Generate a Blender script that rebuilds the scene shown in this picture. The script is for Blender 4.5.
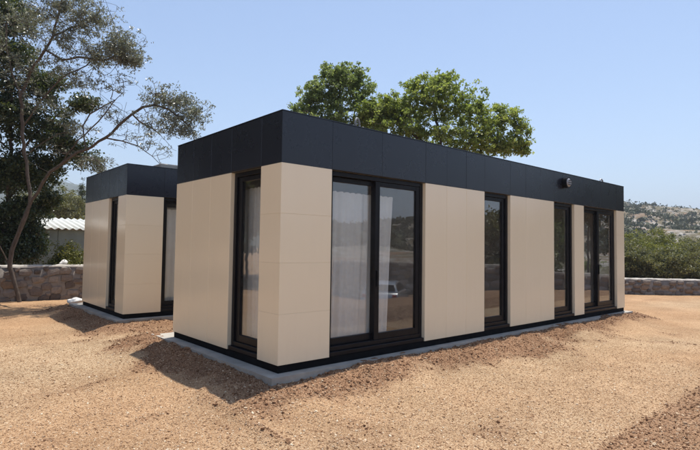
import bpy, bmesh, math, random
import numpy as np
from mathutils import Vector, Matrix, noise as mnoise

random.seed(7)
rng = np.random.default_rng(7)
for o in list(bpy.data.objects):
    bpy.data.objects.remove(o)
scene = bpy.context.scene
col = scene.collection

# ------------------------------------------------------------------ camera
CAM = np.array([-3.2518, -4.9197, 1.6477])
FPX, PITCH, ROLL, YAW = 508.16, 0.0445, 0.0140, 0.8506      # focal length in px of a 700 px wide frame
_f = np.array([math.cos(YAW)*math.cos(PITCH), math.sin(YAW)*math.cos(PITCH), math.sin(PITCH)])
_r = np.array([math.sin(YAW), -math.cos(YAW), 0.0])
_u = np.cross(_r, _f)
RGT = math.cos(ROLL)*_r + math.sin(ROLL)*_u
UPV = -math.sin(ROLL)*_r + math.cos(ROLL)*_u
FWD = _f
cd = bpy.data.cameras.new('camera')
cd.sensor_fit = 'HORIZONTAL'; cd.sensor_width = 36.0
cd.lens = 36.0*FPX/700.0
cd.clip_start = 0.05; cd.clip_end = 9000
cam = bpy.data.objects.new('camera', cd); col.objects.link(cam)
cam.matrix_world = Matrix(((RGT[0], UPV[0], -FWD[0], CAM[0]), (RGT[1], UPV[1], -FWD[1], CAM[1]),
                           (RGT[2], UPV[2], -FWD[2], CAM[2]), (0, 0, 0, 1)))
scene.camera = cam

# ------------------------------------------------------------------ sky, sun, exposure
SUN = Vector((0.72, 0.235, 3.11)).normalized()               # direction towards the sun
w = bpy.data.worlds.new('World'); scene.world = w; w.use_nodes = True
nt = w.node_tree; nt.nodes.clear()
wo = nt.nodes.new('ShaderNodeOutputWorld'); bg = nt.nodes.new('ShaderNodeBackground')
sky = nt.nodes.new('ShaderNodeTexSky'); sky.sky_type = 'NISHITA'; sky.sun_disc = False
sky.sun_elevation = math.asin(SUN.z); sky.sun_rotation = math.atan2(SUN.x, SUN.y)
sky.altitude = 200; sky.air_density = 1.0; sky.dust_density = 0.7; sky.ozone_density = 1.2
bg.inputs['Strength'].default_value = 0.118
nt.links.new(sky.outputs[0], bg.inputs['Color']); nt.links.new(bg.outputs[0], wo.inputs['Surface'])
sl = bpy.data.lights.new('sun', 'SUN'); sl.energy = 4.0; sl.angle = math.radians(0.53); sl.color = (1.0, 0.95, 0.87)
so = bpy.data.objects.new('sun', sl); col.objects.link(so)
so.rotation_euler = SUN.to_track_quat('Z', 'Y').to_euler(); so.location = (0, 0, 60)
vs = scene.view_settings
vs.view_transform = 'Standard'; vs.look = 'None'; vs.gamma = 1.0; vs.use_curve_mapping = False
vs.exposure = 0.66
scene.cycles.max_bounces = 10
scene.cycles.transparent_max_bounces = 24

# ------------------------------------------------------------------ helpers
def px(u, v, depth):
    """point that lies on the photograph's ray (u, v) at a depth along the view axis"""
    return CAM + depth*(FWD + RGT*(u-350)/FPX - UPV*(v-225)/FPX)
def px_plane(u, v, axis, val):
    d = FWD + RGT*(u-350)/FPX - UPV*(v-225)/FPX
    return CAM + d*(val-CAM[axis])/d[axis]

def tag(o, label=None, cat=None, group=None, kind=None):
    if label: o['label'] = label
    if cat: o['category'] = cat
    if group: o['group'] = group
    if kind: o['kind'] = kind
    return o
def empty(name, loc=(0, 0, 0), parent=None):
    o = bpy.data.objects.new(name, None); col.objects.link(o); o.location = loc
    o.empty_display_size = 0.2
    if parent: o.parent = parent
    return o
def link(name, me, mat=None, parent=None, loc=None):
    o = bpy.data.objects.new(name, me); col.objects.link(o)
    if mat is not None and len(me.materials) == 0: me.materials.append(mat)
    if parent: o.parent = parent
    if loc is not None: o.location = loc
    return o
def bm_mesh(name, bm, mat=None, smooth=False):
    bmesh.ops.recalc_face_normals(bm, faces=bm.faces)
    me = bpy.data.meshes.new(name); bm.to_mesh(me); bm.free()
    if mat: me.materials.append(mat)
    if smooth:
        me.polygons.foreach_set('use_smooth', [True]*len(me.polygons))
    return me
def np_mesh(name, verts, faces, mat=None, smooth=False, attrs=None):
    """fast mesh from arrays; faces an (n,k) array"""
    verts = np.asarray(verts, np.float32); faces = np.asarray(faces, np.int32)
    me = bpy.data.meshes.new(name); n, k = faces.shape
    me.vertices.add(len(verts)); me.vertices.foreach_set('co', verts.ravel())
    me.loops.add(n*k); me.loops.foreach_set('vertex_index', faces.ravel())
    me.polygons.add(n); me.polygons.foreach_set('loop_start', np.arange(0, n*k, k, dtype=np.int32))
    if smooth: me.polygons.foreach_set('use_smooth', np.ones(n, bool))
    for nm, a in (attrs or {}).items():
        at = me.attributes.new(nm, 'FLOAT', 'POINT'); at.data.foreach_set('value', np.asarray(a, np.float32))
    me.update(calc_edges=True)
    if mat: me.materials.append(mat)
    return me
def add_box(bm, a, b):
    (x0, y0, z0), (x1, y1, z1) = a, b
    vs_ = [bm.verts.new(p) for p in ((x0, y0, z0), (x1, y0, z0), (x1, y1, z0), (x0, y1, z0),
                                     (x0, y0, z1), (x1, y0, z1), (x1, y1, z1), (x0, y1, z1))]
    for f in ((0, 3, 2, 1), (4, 5, 6, 7), (0, 1, 5, 4), (1, 2, 6, 5), (2, 3, 7, 6), (3, 0, 4, 7)):
        bm.faces.new([vs_[i] for i in f])
def add_prism(bm, poly, z0, z1):
    lo = [bm.verts.new((x, y, z0)) for x, y in poly]; hi = [bm.verts.new((x, y, z1)) for x, y in poly]
    bm.faces.new(lo[::-1]); bm.faces.new(hi)
    n = len(poly)
    for i in range(n): bm.faces.new((lo[i], lo[(i+1) % n], hi[(i+1) % n], hi[i]))
def bevel(bm, off, seg=1):
    bmesh.ops.recalc_face_normals(bm, faces=bm.faces)
    bmesh.ops.bevel(bm, geom=list(bm.edges), offset=off, segments=seg, affect='EDGES', profile=0.5, clamp_overlap=True)
def box_obj(name, a, b, mat, parent=None, bev=0.0, seg=1):
    bm = bmesh.new(); add_box(bm, a, b)
    if bev: bevel(bm, bev, seg)
    return link(name, bm_mesh(name, bm, mat), parent=parent)
def add_tube(bm, pts, radii, sides=8, cap=True):
    pts = [Vector(p) for p in pts]; rings = []
    for i, p in enumerate(pts):
        t = (pts[min(i+1, len(pts)-1)]-pts[max(i-1, 0)]).normalized()
        a = t.orthogonal().normalized() if i == 0 else (a-t*a.dot(t)).normalized()
        b = t.cross(a)
        rings.append([bm.verts.new(p+(a*math.cos(2*math.pi*k/sides)+b*math.sin(2*math.pi*k/sides))*radii[i]) for k in range(sides)])
    for r0, r1 in zip(rings, rings[1:]):
        for k in range(sides): bm.faces.new((r0[k], r0[(k+1) % sides], r1[(k+1) % sides], r1[k]))
    if cap: bm.faces.new(rings[0][::-1]); bm.faces.new(rings[-1])

# value noise on numpy arrays
_perm = rng.random((256, 256)).astype(np.float32)
def vnoise(x, y):
    xi = np.floor(x).astype(int); yi = np.floor(y).astype(int); fx = x-xi; fy = y-yi
    fx = fx*fx*(3-2*fx); fy = fy*fy*(3-2*fy)
    g = lambda i, j: _perm[i & 255, j & 255]
    return ((g(xi, yi)*(1-fx)+g(xi+1, yi)*fx)*(1-fy)+(g(xi, yi+1)*(1-fx)+g(xi+1, yi+1)*fx)*fy)*2-1
def sstep(a, b, x):
    t = np.clip((x-a)/(b-a), 0, 1); return t*t*(3-2*t)

# ------------------------------------------------------------------ materials
MATS = {}
def new_mat(name):
    m = bpy.data.materials.new(name); m.use_nodes = True; t = m.node_tree
    b = t.nodes.get('Principled BSDF'); MATS[name] = m
    return m, t, b
def N(t, typ, **kw):
    n = t.nodes.new(typ)
    for k, v in kw.items():
        if k.startswith('i_'): n.inputs[k[2:].replace('_', ' ')].default_value = v
        else: setattr(n, k, v)
    return n
def ramp(t, stops, interp='LINEAR'):
    r = t.nodes.new('ShaderNodeValToRGB'); r.color_ramp.interpolation = interp
    e = r.color_ramp.elements
    while len(e) < len(stops): e.new(0.5)
    for el, (p, c) in zip(e, stops):
        el.position = p; el.color = (*c, 1)
    return r
def mixc(t, fac, a, b, mode='MIX'):
    m = t.nodes.new('ShaderNodeMix'); m.data_type = 'RGBA'; m.blend_type = mode
    for s, v in ((m.inputs[0], fac), (m.inputs[6], a), (m.inputs[7], b)):
        if hasattr(v, 'is_linked'): t.links.new(v, s)
        elif isinstance(v, tuple): s.default_value = (*v, 1)
        else: s.default_value = v
    return m.outputs[2]
def bump(t, b, height, strength, dist):
    n = N(t, 'ShaderNodeBump', i_Strength=strength, i_Distance=dist)
    t.links.new(height, n.inputs['Height']); t.links.new(n.outputs[0], b.inputs['Normal']); return n
def objco(t):
    return t.nodes.new('ShaderNodeTexCoord').outputs['Object']
def geopos(t):
    return t.nodes.new('ShaderNodeNewGeometry').outputs['Position']
def noise_tex(t, vec, scale, detail=4, rough=0.55):
    n = N(t, 'ShaderNodeTexNoise', i_Scale=scale, i_Detail=detail, i_Roughness=rough)
    t.links.new(vec, n.inputs['Vector']); return n.outputs['Fac']

def panel_mat(name, c0, c1, rough, dirt, wav=0.25, ior=1.5):
    m, t, b = new_mat(name); p = geopos(t)
    oi = t.nodes.new('ShaderNodeObjectInfo')
    base = mixc(t, oi.outputs['Random'], c0, c1)
    n1 = noise_tex(t, p, 1.3, 6, 0.65)
    mp = N(t, 'ShaderNodeMapping'); mp.inputs['Scale'].default_value = (14, 14, 0.7); t.links.new(p, mp.inputs['Vector'])
    st = noise_tex(t, mp.outputs[0], 1.0, 5, 0.7)                       # faint vertical run marks
    mul = N(t, 'ShaderNodeMath', operation='MULTIPLY'); t.links.new(n1, mul.inputs[0]); t.links.new(st, mul.inputs[1])
    mr = N(t, 'ShaderNodeMapRange', i_From_Min=0.22, i_From_Max=0.42, i_To_Min=0.0, i_To_Max=0.05); t.links.new(mul.outputs[0], mr.inputs[0])
    # splash dust low on the wall
    sx = N(t, 'ShaderNodeSeparateXYZ'); t.links.new(p, sx.inputs[0])
    low = N(t, 'ShaderNodeMapRange', i_From_Min=0.28, i_From_Max=0.75, i_To_Min=0.35, i_To_Max=0.0); t.links.new(sx.outputs['Z'], low.inputs[0])
    sp = noise_tex(t, p, 9, 6, 0.7)
    lm = N(t, 'ShaderNodeMath', operation='MULTIPLY'); t.links.new(low.outputs[0], lm.inputs[0]); t.links.new(sp, lm.inputs[1])
    ad = N(t, 'ShaderNodeMath', operation='ADD', use_clamp=True); t.links.new(mr.outputs[0], ad.inputs[0]); t.links.new(lm.outputs[0], ad.inputs[1])
    t.links.new(mixc(t, ad.outputs[0], base, dirt), b.inputs['Base Color'])
    rr = N(t, 'ShaderNodeMapRange', i_To_Min=rough-0.06, i_To_Max=rough+0.12); t.links.new(n1, rr.inputs[0]); t.links.new(rr.outputs[0], b.inputs['Roughness'])
    b.inputs['IOR'].default_value = ior
    bump(t, b, noise_tex(t, p, 2.2, 2, 0.4), wav, 0.012)
    return m
panel_mat('beige_panel', (0.85, 0.735, 0.53), (0.87, 0.755, 0.55), 0.15, (0.58, 0.44, 0.30), 0.25, 1.6)
panel_mat('charcoal_panel', (0.0135, 0.0155, 0.0235), (0.016, 0.018, 0.0265), 0.25, (0.021, 0.022, 0.027), 0.16)

def simple(name, c, rough=0.5, metal=0.0, var=0.12, scale=6, bmp=0.0, bscale=30, spec=0.5):
    m, t, b = new_mat(name); p = geopos(t)
    n = noise_tex(t, p, scale, 6, 0.6)
    lo = tuple(v*(1-var) for v in c); hi = tuple(min(1, v*(1+var)) for v in c)
    r = ramp(t, ((0.3, lo), (0.7, hi))); t.links.new(n, r.inputs[0]); t.links.new(r.outputs[0], b.inputs['Base Color'])
    b.inputs['Roughness'].default_value = rough; b.inputs['Metallic'].default_value = metal
    b.inputs['Specular IOR Level'].default_value = spec
    if bmp: bump(t, b, noise_tex(t, p, bscale, 6, 0.65), bmp, 0.01)
    return m
simple('black_frame', (0.009, 0.009, 0.011), 0.35, 0, 0.25, 5, spec=0.18)
simple('black_strip', (0.008, 0.008, 0.009), 0.9, 0, 0.3, 8, spec=0.1)
simple('roof_felt', (0.09, 0.09, 0.095), 0.9, 0, 0.2, 4)
simple('inner_wall', (0.42, 0.40, 0.37), 0.8, 0, 0.05)
simple('inner_floor', (0.24, 0.17, 0.11), 0.45, 0, 0.15)
simple('concrete', (0.36, 0.33, 0.285), 0.9, 0, 0.22, 3.5, 0.5, 45)
simple('grey_metal', (0.42, 0.43, 0.44), 0.45, 0.6, 0.1)
simple('grey_plastic', (0.22, 0.22, 0.22), 0.6)
simple('white_paint', (0.75, 0.74, 0.71), 0.5, 0, 0.08, 9)
simple('lamp_lens', (0.30, 0.31, 0.33), 0.3, 0, 0.1)
simple('cap_mortar', (0.47, 0.43, 0.375), 0.95, 0, 0.25, 5, 0.8, 25)
simple('mortar', (0.235, 0.205, 0.178), 0.95, 0, 0.25, 5, 0.8, 25)
simple('shed_wall', (0.19, 0.235, 0.225), 0.7, 0, 0.15, 2.0)
simple('shed_roof', (0.60, 0.60, 0.55), 0.45, 0, 0.10, 2.0)
simple('white_stone', (0.74, 0.72, 0.68), 0.9, 0, 0.10, 12, 0.6, 20)
simple('car_paint', (0.50, 0.51, 0.52), 0.25, 0.7, 0.02)
simple('car_glass', (0.01, 0.012, 0.014), 0.08, 0, 0.0)
simple('tyre', (0.02, 0.02, 0.02), 0.85, 0, 0.1)
simple('red_lens', (0.35, 0.015, 0.01), 0.2, 0, 0.05)

def curtain_mat():
    m, t, b = new_mat('sheer_curtain')
    tr = N(t, 'ShaderNodeBsdfTranslucent'); tr.inputs['Color'].default_value = (0.80, 0.80, 0.77, 1)
    df = N(t, 'ShaderNodeBsdfDiffuse'); df.inputs['Color'].default_value = (0.92, 0.92, 0.90, 1)
    tp = N(t, 'ShaderNodeBsdfTransparent')
    m1 = N(t, 'ShaderNodeMixShader', i_Fac=0.25); m2 = N(t, 'ShaderNodeMixShader', i_Fac=0.06)
    out = t.nodes['Material Output']; t.nodes.remove(b)
    t.links.new(df.outputs[0], m1.inputs[1]); t.links.new(tr.outputs[0], m1.inputs[2])
    t.links.new(m1.outputs[0], m2.inputs[1]); t.links.new(tp.outputs[0], m2.inputs[2]); t.links.new(m2.outputs[0], out.inputs['Surface'])
curtain_mat()
def glass_mat():
    m, t, b = new_mat('window_glass'); t.nodes.remove(b)
    tp = N(t, 'ShaderNodeBsdfTransparent'); tp.inputs['Color'].default_value = (0.97, 0.98, 0.975, 1)
    gl = N(t, 'ShaderNodeBsdfGlossy', i_Roughness=0.0); gl.inputs['Color'].default_value = (0.95, 0.97, 1, 1)
    lw = N(t, 'ShaderNodeLayerWeight', i_Blend=0.5)                    # Schlick reflectance, the same from both sides
    pw = N(t, 'ShaderNodeMath', operation='POWER'); pw.inputs[1].default_value = 4.0; t.links.new(lw.outputs['Facing'], pw.inputs[0])
    fr = N(t, 'ShaderNodeMapRange', i_To_Min=0.085, i_To_Max=0.95); t.links.new(pw.outputs[0], fr.inputs[0])
    p = geopos(t); nb = N(t, 'ShaderNodeBump', i_Strength=0.05, i_Distance=0.004)
    t.links.new(noise_tex(t, p, 2.5, 1, 0.4), nb.inputs['Height'])
    t.links.new(nb.outputs[0], gl.inputs['Normal'])
    mx = N(t, 'ShaderNodeMixShader'); t.links.new(fr.outputs[0], mx.inputs[0])
    t.links.new(tp.outputs[0], mx.inputs[1]); t.links.new(gl.outputs[0], mx.inputs[2])
    # a thin film of dust on the pane
    du = N(t, 'ShaderNodeBsdfDiffuse'); du.inputs['Color'].default_value = (0.5, 0.45, 0.38, 1)
    dm = N(t, 'ShaderNodeMapRange', i_From_Min=0.4, i_From_Max=0.8, i_To_Min=0.01, i_To_Max=0.06); t.links.new(noise_tex(t, p, 4, 7, 0.7), dm.inputs[0])
    m2 = N(t, 'ShaderNodeMixShader'); t.links.new(dm.outputs[0], m2.inputs[0]); t.links.new(mx.outputs[0], m2.inputs[1]); t.links.new(du.outputs[0], m2.inputs[2])
    t.links.new(m2.outputs[0], t.nodes['Material Output'].inputs['Surface'])
glass_mat()

def ground_mat():
    m, t, b = new_mat('gravel_ground'); p = geopos(t)
    soil = N(t, 'ShaderNodeAttribute', attribute_name='soil'); pale = N(t, 'ShaderNodeAttribute', attribute_name='pale')
    vo = N(t, 'ShaderNodeTexVoronoi', i_Scale=82.0, feature='F1'); t.links.new(p, vo.inputs['Vector'])
    hs = N(t, 'ShaderNodeSeparateColor'); t.links.new(vo.outputs['Color'], hs.inputs[0])
    grav = ramp(t, ((0.0, (0.24, 0.155, 0.09)), (0.3, (0.38, 0.26, 0.155)), (0.65, (0.49, 0.355, 0.22)), (1.0, (0.62, 0.50, 0.34))))
    t.links.new(hs.outputs[0], grav.inputs[0])
    orng = ramp(t, ((0.0, (0.28, 0.16, 0.085)), (0.5, (0.43, 0.265, 0.145)), (1.0, (0.55, 0.375, 0.225)))); t.links.new(hs.outputs[0], orng.inputs[0])
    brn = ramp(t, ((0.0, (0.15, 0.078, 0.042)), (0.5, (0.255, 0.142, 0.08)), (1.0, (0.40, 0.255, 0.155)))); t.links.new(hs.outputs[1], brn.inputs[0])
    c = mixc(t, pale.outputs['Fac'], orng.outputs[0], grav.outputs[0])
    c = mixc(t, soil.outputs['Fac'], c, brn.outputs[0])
    n = noise_tex(t, p, 0.8, 8, 0.65); r = ramp(t, ((0.3, (0.74, 0.71, 0.68)), (0.7, (1.14, 1.14, 1.14)))); t.links.new(n, r.inputs[0])
    c = mixc(t, 1.0, c, r.outputs[0], 'MULTIPLY')
    t.links.new(c, b.inputs['Base Color']); b.inputs['Roughness'].default_value = 0.95; b.inputs['Specular IOR Level'].default_value = 0.15
    vd = N(t, 'ShaderNodeMath', operation='MULTIPLY'); vd.inputs[1].default_value = -1.0; t.links.new(vo.outputs['Distance'], vd.inputs[0])
    ad = N(t, 'ShaderNodeMath', operation='ADD'); t.links.new(vd.outputs[0], ad.inputs[0]); t.links.new(noise_tex(t, p, 20, 5, 0.7), ad.inputs[1])
    bump(t, b, ad.outputs[0], 0.8, 0.012)
ground_mat()
def pebble_mat():
    m, t, b = new_mat('pebble')
    oi = t.nodes.new('ShaderNodeObjectInfo')
    r = ramp(t, ((0.0, (0.21, 0.117, 0.063)), (0.25, (0.38, 0.232, 0.13)), (0.6, (0.51, 0.338, 0.202)), (0.88, (0.60, 0.44, 0.285)), (1.0, (0.70, 0.60, 0.45))))
    t.links.new(oi.outputs['Random'], r.inputs[0]); t.links.new(r.outputs[0], b.inputs['Base Color'])
    b.inputs['Roughness'].default_value = 0.9; b.inputs['Specular IOR Level'].default_value = 0.2
pebble_mat()
def clod_mat():
    m, t, b = new_mat('earth_clod')
    oi = t.nodes.new('ShaderNodeObjectInfo')
    r = ramp(t, ((0.0, (0.135, 0.07, 0.038)), (0.5, (0.265, 0.148, 0.083)), (0.85, (0.38, 0.24, 0.145)), (1.0, (0.52, 0.40, 0.27))))
    t.links.new(oi.outputs['Random'], r.inputs[0]); t.links.new(r.outputs[0], b.inputs['Base Color'])
    b.inputs['Roughness'].default_value = 0.95; b.inputs['Specular IOR Level'].default_value = 0.15
clod_mat()
def stone_mat(name='wall_stone', gain=1.0):
    m, t, b = new_mat(name); p = geopos(t); oi = t.nodes.new('ShaderNodeObjectInfo')
    r = ramp(t, ((0.0, (0.085, 0.07, 0.062)), (0.3, (0.15, 0.122, 0.105)), (0.6, (0.20, 0.168, 0.145)), (0.86, (0.26, 0.23, 0.205)), (0.94, (0.21, 0.145, 0.095)), (1.0, (0.30, 0.27, 0.235))))
    at = N(t, 'ShaderNodeAttribute', attribute_name='tone')
    ad = N(t, 'ShaderNodeMath', operation='ADD'); t.links.new(oi.outputs['Random'], ad.inputs[0]); t.links.new(at.outputs['Fac'], ad.inputs[1])
    fr = N(t, 'ShaderNodeMath', operation='FRACT'); t.links.new(ad.outputs[0], fr.inputs[0])
    t.links.new(fr.outputs[0], r.inputs[0])
    n = noise_tex(t, p, 14, 8, 0.7); r2 = ramp(t, ((0.25, (0.65*gain, 0.63*gain, 0.6*gain)), (0.75, (1.25*gain, 1.22*gain, 1.2*gain)))); t.links.new(n, r2.inputs[0])
    t.links.new(mixc(t, 1.0, r.outputs[0], r2.outputs[0], 'MULTIPLY'), b.inputs['Base Color'])
    b.inputs['Roughness'].default_value = 0.92
    bump(t, b, noise_tex(t, p, 22, 8, 0.7), 0.7, 0.02)
stone_mat()
stone_mat('field_stone', 1.9)
def bark_mat(name, c0, c1):
    m, t, b = new_mat(name); p = geopos(t)
    mp = N(t, 'ShaderNodeMapping'); mp.inputs['Scale'].default_value = (1, 1, 0.25); t.links.new(p, mp.inputs['Vector'])
    n = noise_tex(t, mp.outputs[0], 26, 8, 0.7); r = ramp(t, ((0.3, c0), (0.7, c1))); t.links.new(n, r.inputs[0]); t.links.new(r.outputs[0], b.inputs['Base Color'])
    b.inputs['Roughness'].default_value = 0.95; bump(t, b, n, 0.9, 0.03)
bark_mat('olive_bark', (0.045, 0.034, 0.027), (0.17, 0.13, 0.10))
bark_mat('dark_bark', (0.04, 0.03, 0.022), (0.13, 0.10, 0.075))
def leaf_mat(name, stops, trans=0.3, rough=0.45, spec=0.5, sub=(1.3, 1.25, 0.6)):
    m, t, b = new_mat(name)
    at = N(t, 'ShaderNodeAttribute', attribute_name='tone')
    r = ramp(t, stops); t.links.new(at.outputs['Fac'], r.inputs[0])
    t.links.new(r.outputs[0], b.inputs['Base Color']); b.inputs['Roughness'].default_value = rough; b.inputs['Specular IOR Level'].default_value = spec
    tl = N(t, 'ShaderNodeBsdfTranslucent'); t.links.new(mixc(t, 1.0, r.outputs[0], sub, 'MULTIPLY'), tl.inputs['Color'])
    mx = N(t, 'ShaderNodeMixShader', i_Fac=trans); t.links.new(b.outputs[0], mx.inputs[1]); t.links.new(tl.outputs[0], mx.inputs[2])
    t.links.new(mx.outputs[0], t.nodes['Material Output'].inputs['Surface'])
leaf_mat('olive_leaf', ((0, (0.13, 0.135, 0.095)), (0.5, (0.22, 0.22, 0.165)), (0.8, (0.30, 0.295, 0.23)), (1, (0.42, 0.41, 0.34))), 0.42, 0.36, 0.8, (1.0, 1.08, 0.85))
leaf_mat('carob_leaf', ((0, (0.04, 0.058, 0.024)), (0.6, (0.075, 0.10, 0.042)), (1, (0.125, 0.15, 0.065))), 0.35, 0.35, 0.6)
leaf_mat('green_leaf', ((0, (0.16, 0.205, 0.06)), (0.5, (0.26, 0.31, 0.10)), (0.85, (0.37, 0.40, 0.14)), (1, (0.44, 0.42, 0.17))), 0.55, 0.5, 0.35, (1.2, 1.25, 0.7))
leaf_mat('deep_green_leaf', ((0, (0.125, 0.165, 0.065)), (0.5, (0.215, 0.265, 0.11)), (1, (0.34, 0.375, 0.18))), 0.55, 0.5, 0.35, (1.2, 1.25, 0.75))
leaf_mat('grove_leaf', ((0, (0.095, 0.105, 0.055)), (0.5, (0.165, 0.17, 0.09)), (1, (0.27, 0.26, 0.15))), 0.38, 0.5, 0.35)
leaf_mat('grove_top_leaf', ((0, (0.11, 0.13, 0.04)), (0.5, (0.19, 0.205, 0.07)), (1, (0.29, 0.285, 0.115))), 0.42, 0.5, 0.35)
leaf_mat('bush_leaf', ((0, (0.075, 0.09, 0.02)), (0.6, (0.15, 0.155, 0.035)), (1, (0.25, 0.21, 0.06))), 0.35, 0.5, 0.35)
leaf_mat('shrub_leaf', ((0, (0.05, 0.06, 0.036)), (0.5, (0.085, 0.095, 0.055)), (1, (0.15, 0.15, 0.09))), 0.1, 0.8, 0.2)
def hill_mat():
    m, t, b = new_mat('hill_soil'); p = geopos(t)
    mp = N(t, 'ShaderNodeMapping'); mp.inputs['Scale'].default_value = (1, 1, 2.2); t.links.new(p, mp.inputs['Vector'])
    n1 = noise_tex(t, mp.outputs[0], 0.045, 8, 0.65); n2 = noise_tex(t, mp.outputs[0], 0.22, 8, 0.7)
    a = ramp(t, ((0.38, (0.14, 0.13, 0.085)), (0.5, (0.20, 0.165, 0.11)), (0.62, (0.33, 0.21, 0.145)))); t.links.new(n1, a.inputs[0])
    r = ramp(t, ((0.48, (0, 0, 0)), (0.60, (1, 1, 1)))); t.links.new(n2, r.inputs[0])
    c = mixc(t, r.outputs[0], a.outputs[0], (0.40, 0.37, 0.33))
    t.links.new(c, b.inputs['Base Color']); b.inputs['Roughness'].default_value = 1.0; b.inputs['Specular IOR Level'].default_value = 0.0
    bump(t, b, n2, 0.8, 2.0)
hill_mat()
simple('far_slope', (0.075, 0.085, 0.055), 1.0, 0, 0.5, 0.03, spec=0.0)
M = MATS

# ------------------------------------------------------------------ ground
SLABS = [(-0.16, 10.16, -0.13, 3.50), (-0.16, 10.16, 5.30, 8.92)]
def rect_dist(x, y, r):
    dx = np.maximum(np.maximum(r[0]-x, x-r[1]), 0); dy = np.maximum(np.maximum(r[2]-y, y-r[3]), 0)
    return np.hypot(dx, dy)
def ground_h(x, y, fine=True):
    x = np.asarray(x, float); y = np.asarray(y, float)
    h = -1.5*sstep(-6.0, -14.0, y)
    h = h + 0.02*vnoise(x*0.55+3, y*0.55) + 0.010*vnoise(x*1.7, y*1.7+9)
    d0 = rect_dist(x, y, SLABS[0]); d1 = rect_dist(x, y, SLABS[1])
    # backfill heaped against the slabs; lowest at the near corner
    cd_ = np.hypot(x+0.25, y+0.25)
    top = 0.205 - 0.075*np.exp(-(cd_/0.75)**2) + 0.02*vnoise(x*2.1, y*2.1)
    wdt = 0.50 + 0.16*vnoise(x*0.9+5, y*0.9)
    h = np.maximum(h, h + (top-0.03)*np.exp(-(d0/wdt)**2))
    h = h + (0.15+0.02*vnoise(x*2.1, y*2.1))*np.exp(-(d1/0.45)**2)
    # small ridge where the blade turned, curving off the near corner
    rx = -0.75 - 0.10*(y+0.3) + 0.22*np.sin((y+0.2)*0.9)
    rid = np.exp(-((x-rx)/0.10)**2)*sstep(-2.6, -0.9, y)*sstep(0.7, 0.1, y)
    h = h + 0.075*rid*(0.6+0.6*vnoise(x*6, y*6))
    # shallow wheel ruts
    for off, sl_ in ((-1.35, 0.10), (-2.75, 0.10)):
        cy = off - sl_*(x-1.0) + 0.10*np.sin(x*0.7)
        h = h - 0.018*np.exp(-((y-cy)/0.13)**2)*sstep(-4, 0, x)
    if fine:
        soil = soil_mask(x, y)
        h = h + 0.030*streak_mask(x, y) + 0.004*vnoise(x*9, y*9) + 0.0035*vnoise(x*19+4, y*19)
        h = h + soil*(0.016*vnoise(x*5.5+7, y*5.5) + 0.014*vnoise(x*12, y*12+2) + 0.008*vnoise(x*24, y*24))
    return h
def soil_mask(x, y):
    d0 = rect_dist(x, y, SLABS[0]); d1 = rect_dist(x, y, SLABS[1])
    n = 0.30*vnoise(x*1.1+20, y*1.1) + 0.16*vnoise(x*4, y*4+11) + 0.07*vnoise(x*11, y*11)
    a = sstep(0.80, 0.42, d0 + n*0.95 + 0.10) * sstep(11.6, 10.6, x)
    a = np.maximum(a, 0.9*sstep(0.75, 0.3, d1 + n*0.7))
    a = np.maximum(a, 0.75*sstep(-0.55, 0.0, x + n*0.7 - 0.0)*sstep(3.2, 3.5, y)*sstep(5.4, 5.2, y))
    r = sstep(-2.93, -3.08, y + 0.16*n)*sstep(0.4, 1.2, x+0.5*n)
    a = np.maximum(a, 0.85*r)
    rx = -0.75 - 0.10*(y+0.3) + 0.22*np.sin((y+0.2)*0.9)
    a = np.maximum(a, 0.45*np.exp(-((x-rx)/0.13)**2)*sstep(-2.6, -0.9, y)*sstep(0.7, 0.1, y)*(0.5+n*2).clip(0, 1))
    sp = vnoise(x*1.3+40, y*1.3+3)+0.5*vnoise(x*4+1, y*4)
    a = np.maximum(a, 0.35*sstep(0.55, 1.0, sp))
    a = np.maximum(a, streak_mask(x, y))
    return np.clip(a, 0, 1)
STREAKS = []
for wd_, amp_, seq_ in ((.07, .6, ((45, 397), (75, 391), (105, 382), (140, 374), (190, 362), (225, 352))), (.08, .85, ((228, 396), (240, 408), (250, 420), (262, 432), (285, 444))), (.10, .6, ((200, 406), (218, 403))),
                        (.12, .6, ((330, 446), (352, 442), (378, 446))), (.06, .55, ((395, 361), (412, 366), (440, 374))), (.12, .5, ((560, 333), (600, 337), (650, 342), (700, 344))), (.10, .45, ((140, 420), (160, 414))), (.10, .4, ((470, 352), (520, 347), (570, 341)))):
    STREAKS.append((wd_, amp_, [px_plane(u_, v_, 2, 0.0)[:2] for u_, v_ in seq_]))
def streak_mask(x, y):
    out = np.zeros(np.shape(x)); n = vnoise(x*7+1, y*7)
    for wd_, amp_, pl in STREAKS:
        d = np.full(np.shape(x), 9.0)
        for a, b in zip(pl, pl[1:]):
            ab = b-a; t = np.clip(((x-a[0])*ab[0]+(y-a[1])*ab[1])/ab.dot(ab), 0, 1)
            d = np.minimum(d, np.hypot(x-a[0]-t*ab[0], y-a[1]-t*ab[1]))
        out = np.maximum(out, amp_*np.exp(-(d/wd_)**2)*np.clip(.75+.7*n, 0, 1))
    return out
def lines(lo, hi, step, far_lo, far_hi):
    a = list(np.arange(lo, hi+1e-6, step)); s = step; v = hi
    while v < far_hi: s *= 1.22; v += s; a.append(v)
    s = step; v = lo; b = []
    while v > far_lo: s *= 1.22; v -= s; b.append(v)
    return np.array(b[::-1]+a)
gx = lines(-5.2, 12.5, 0.042, -3000, 3500); gy = lines(-4.6, 12.6, 0.042, -3000, 3500)
X, Y = np.meshgrid(gx, gy)
Z = ground_h(X, Y)
inside = np.zeros_like(X, bool)
for s in SLABS:
    inside |= (X > s[0]+0.1) & (X < s[1]-0.1) & (Y > s[2]+0.1) & (Y < s[3]-0.1)
Z = np.where(inside, 0.0, Z)
far = np.hypot(X, Y)
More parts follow.
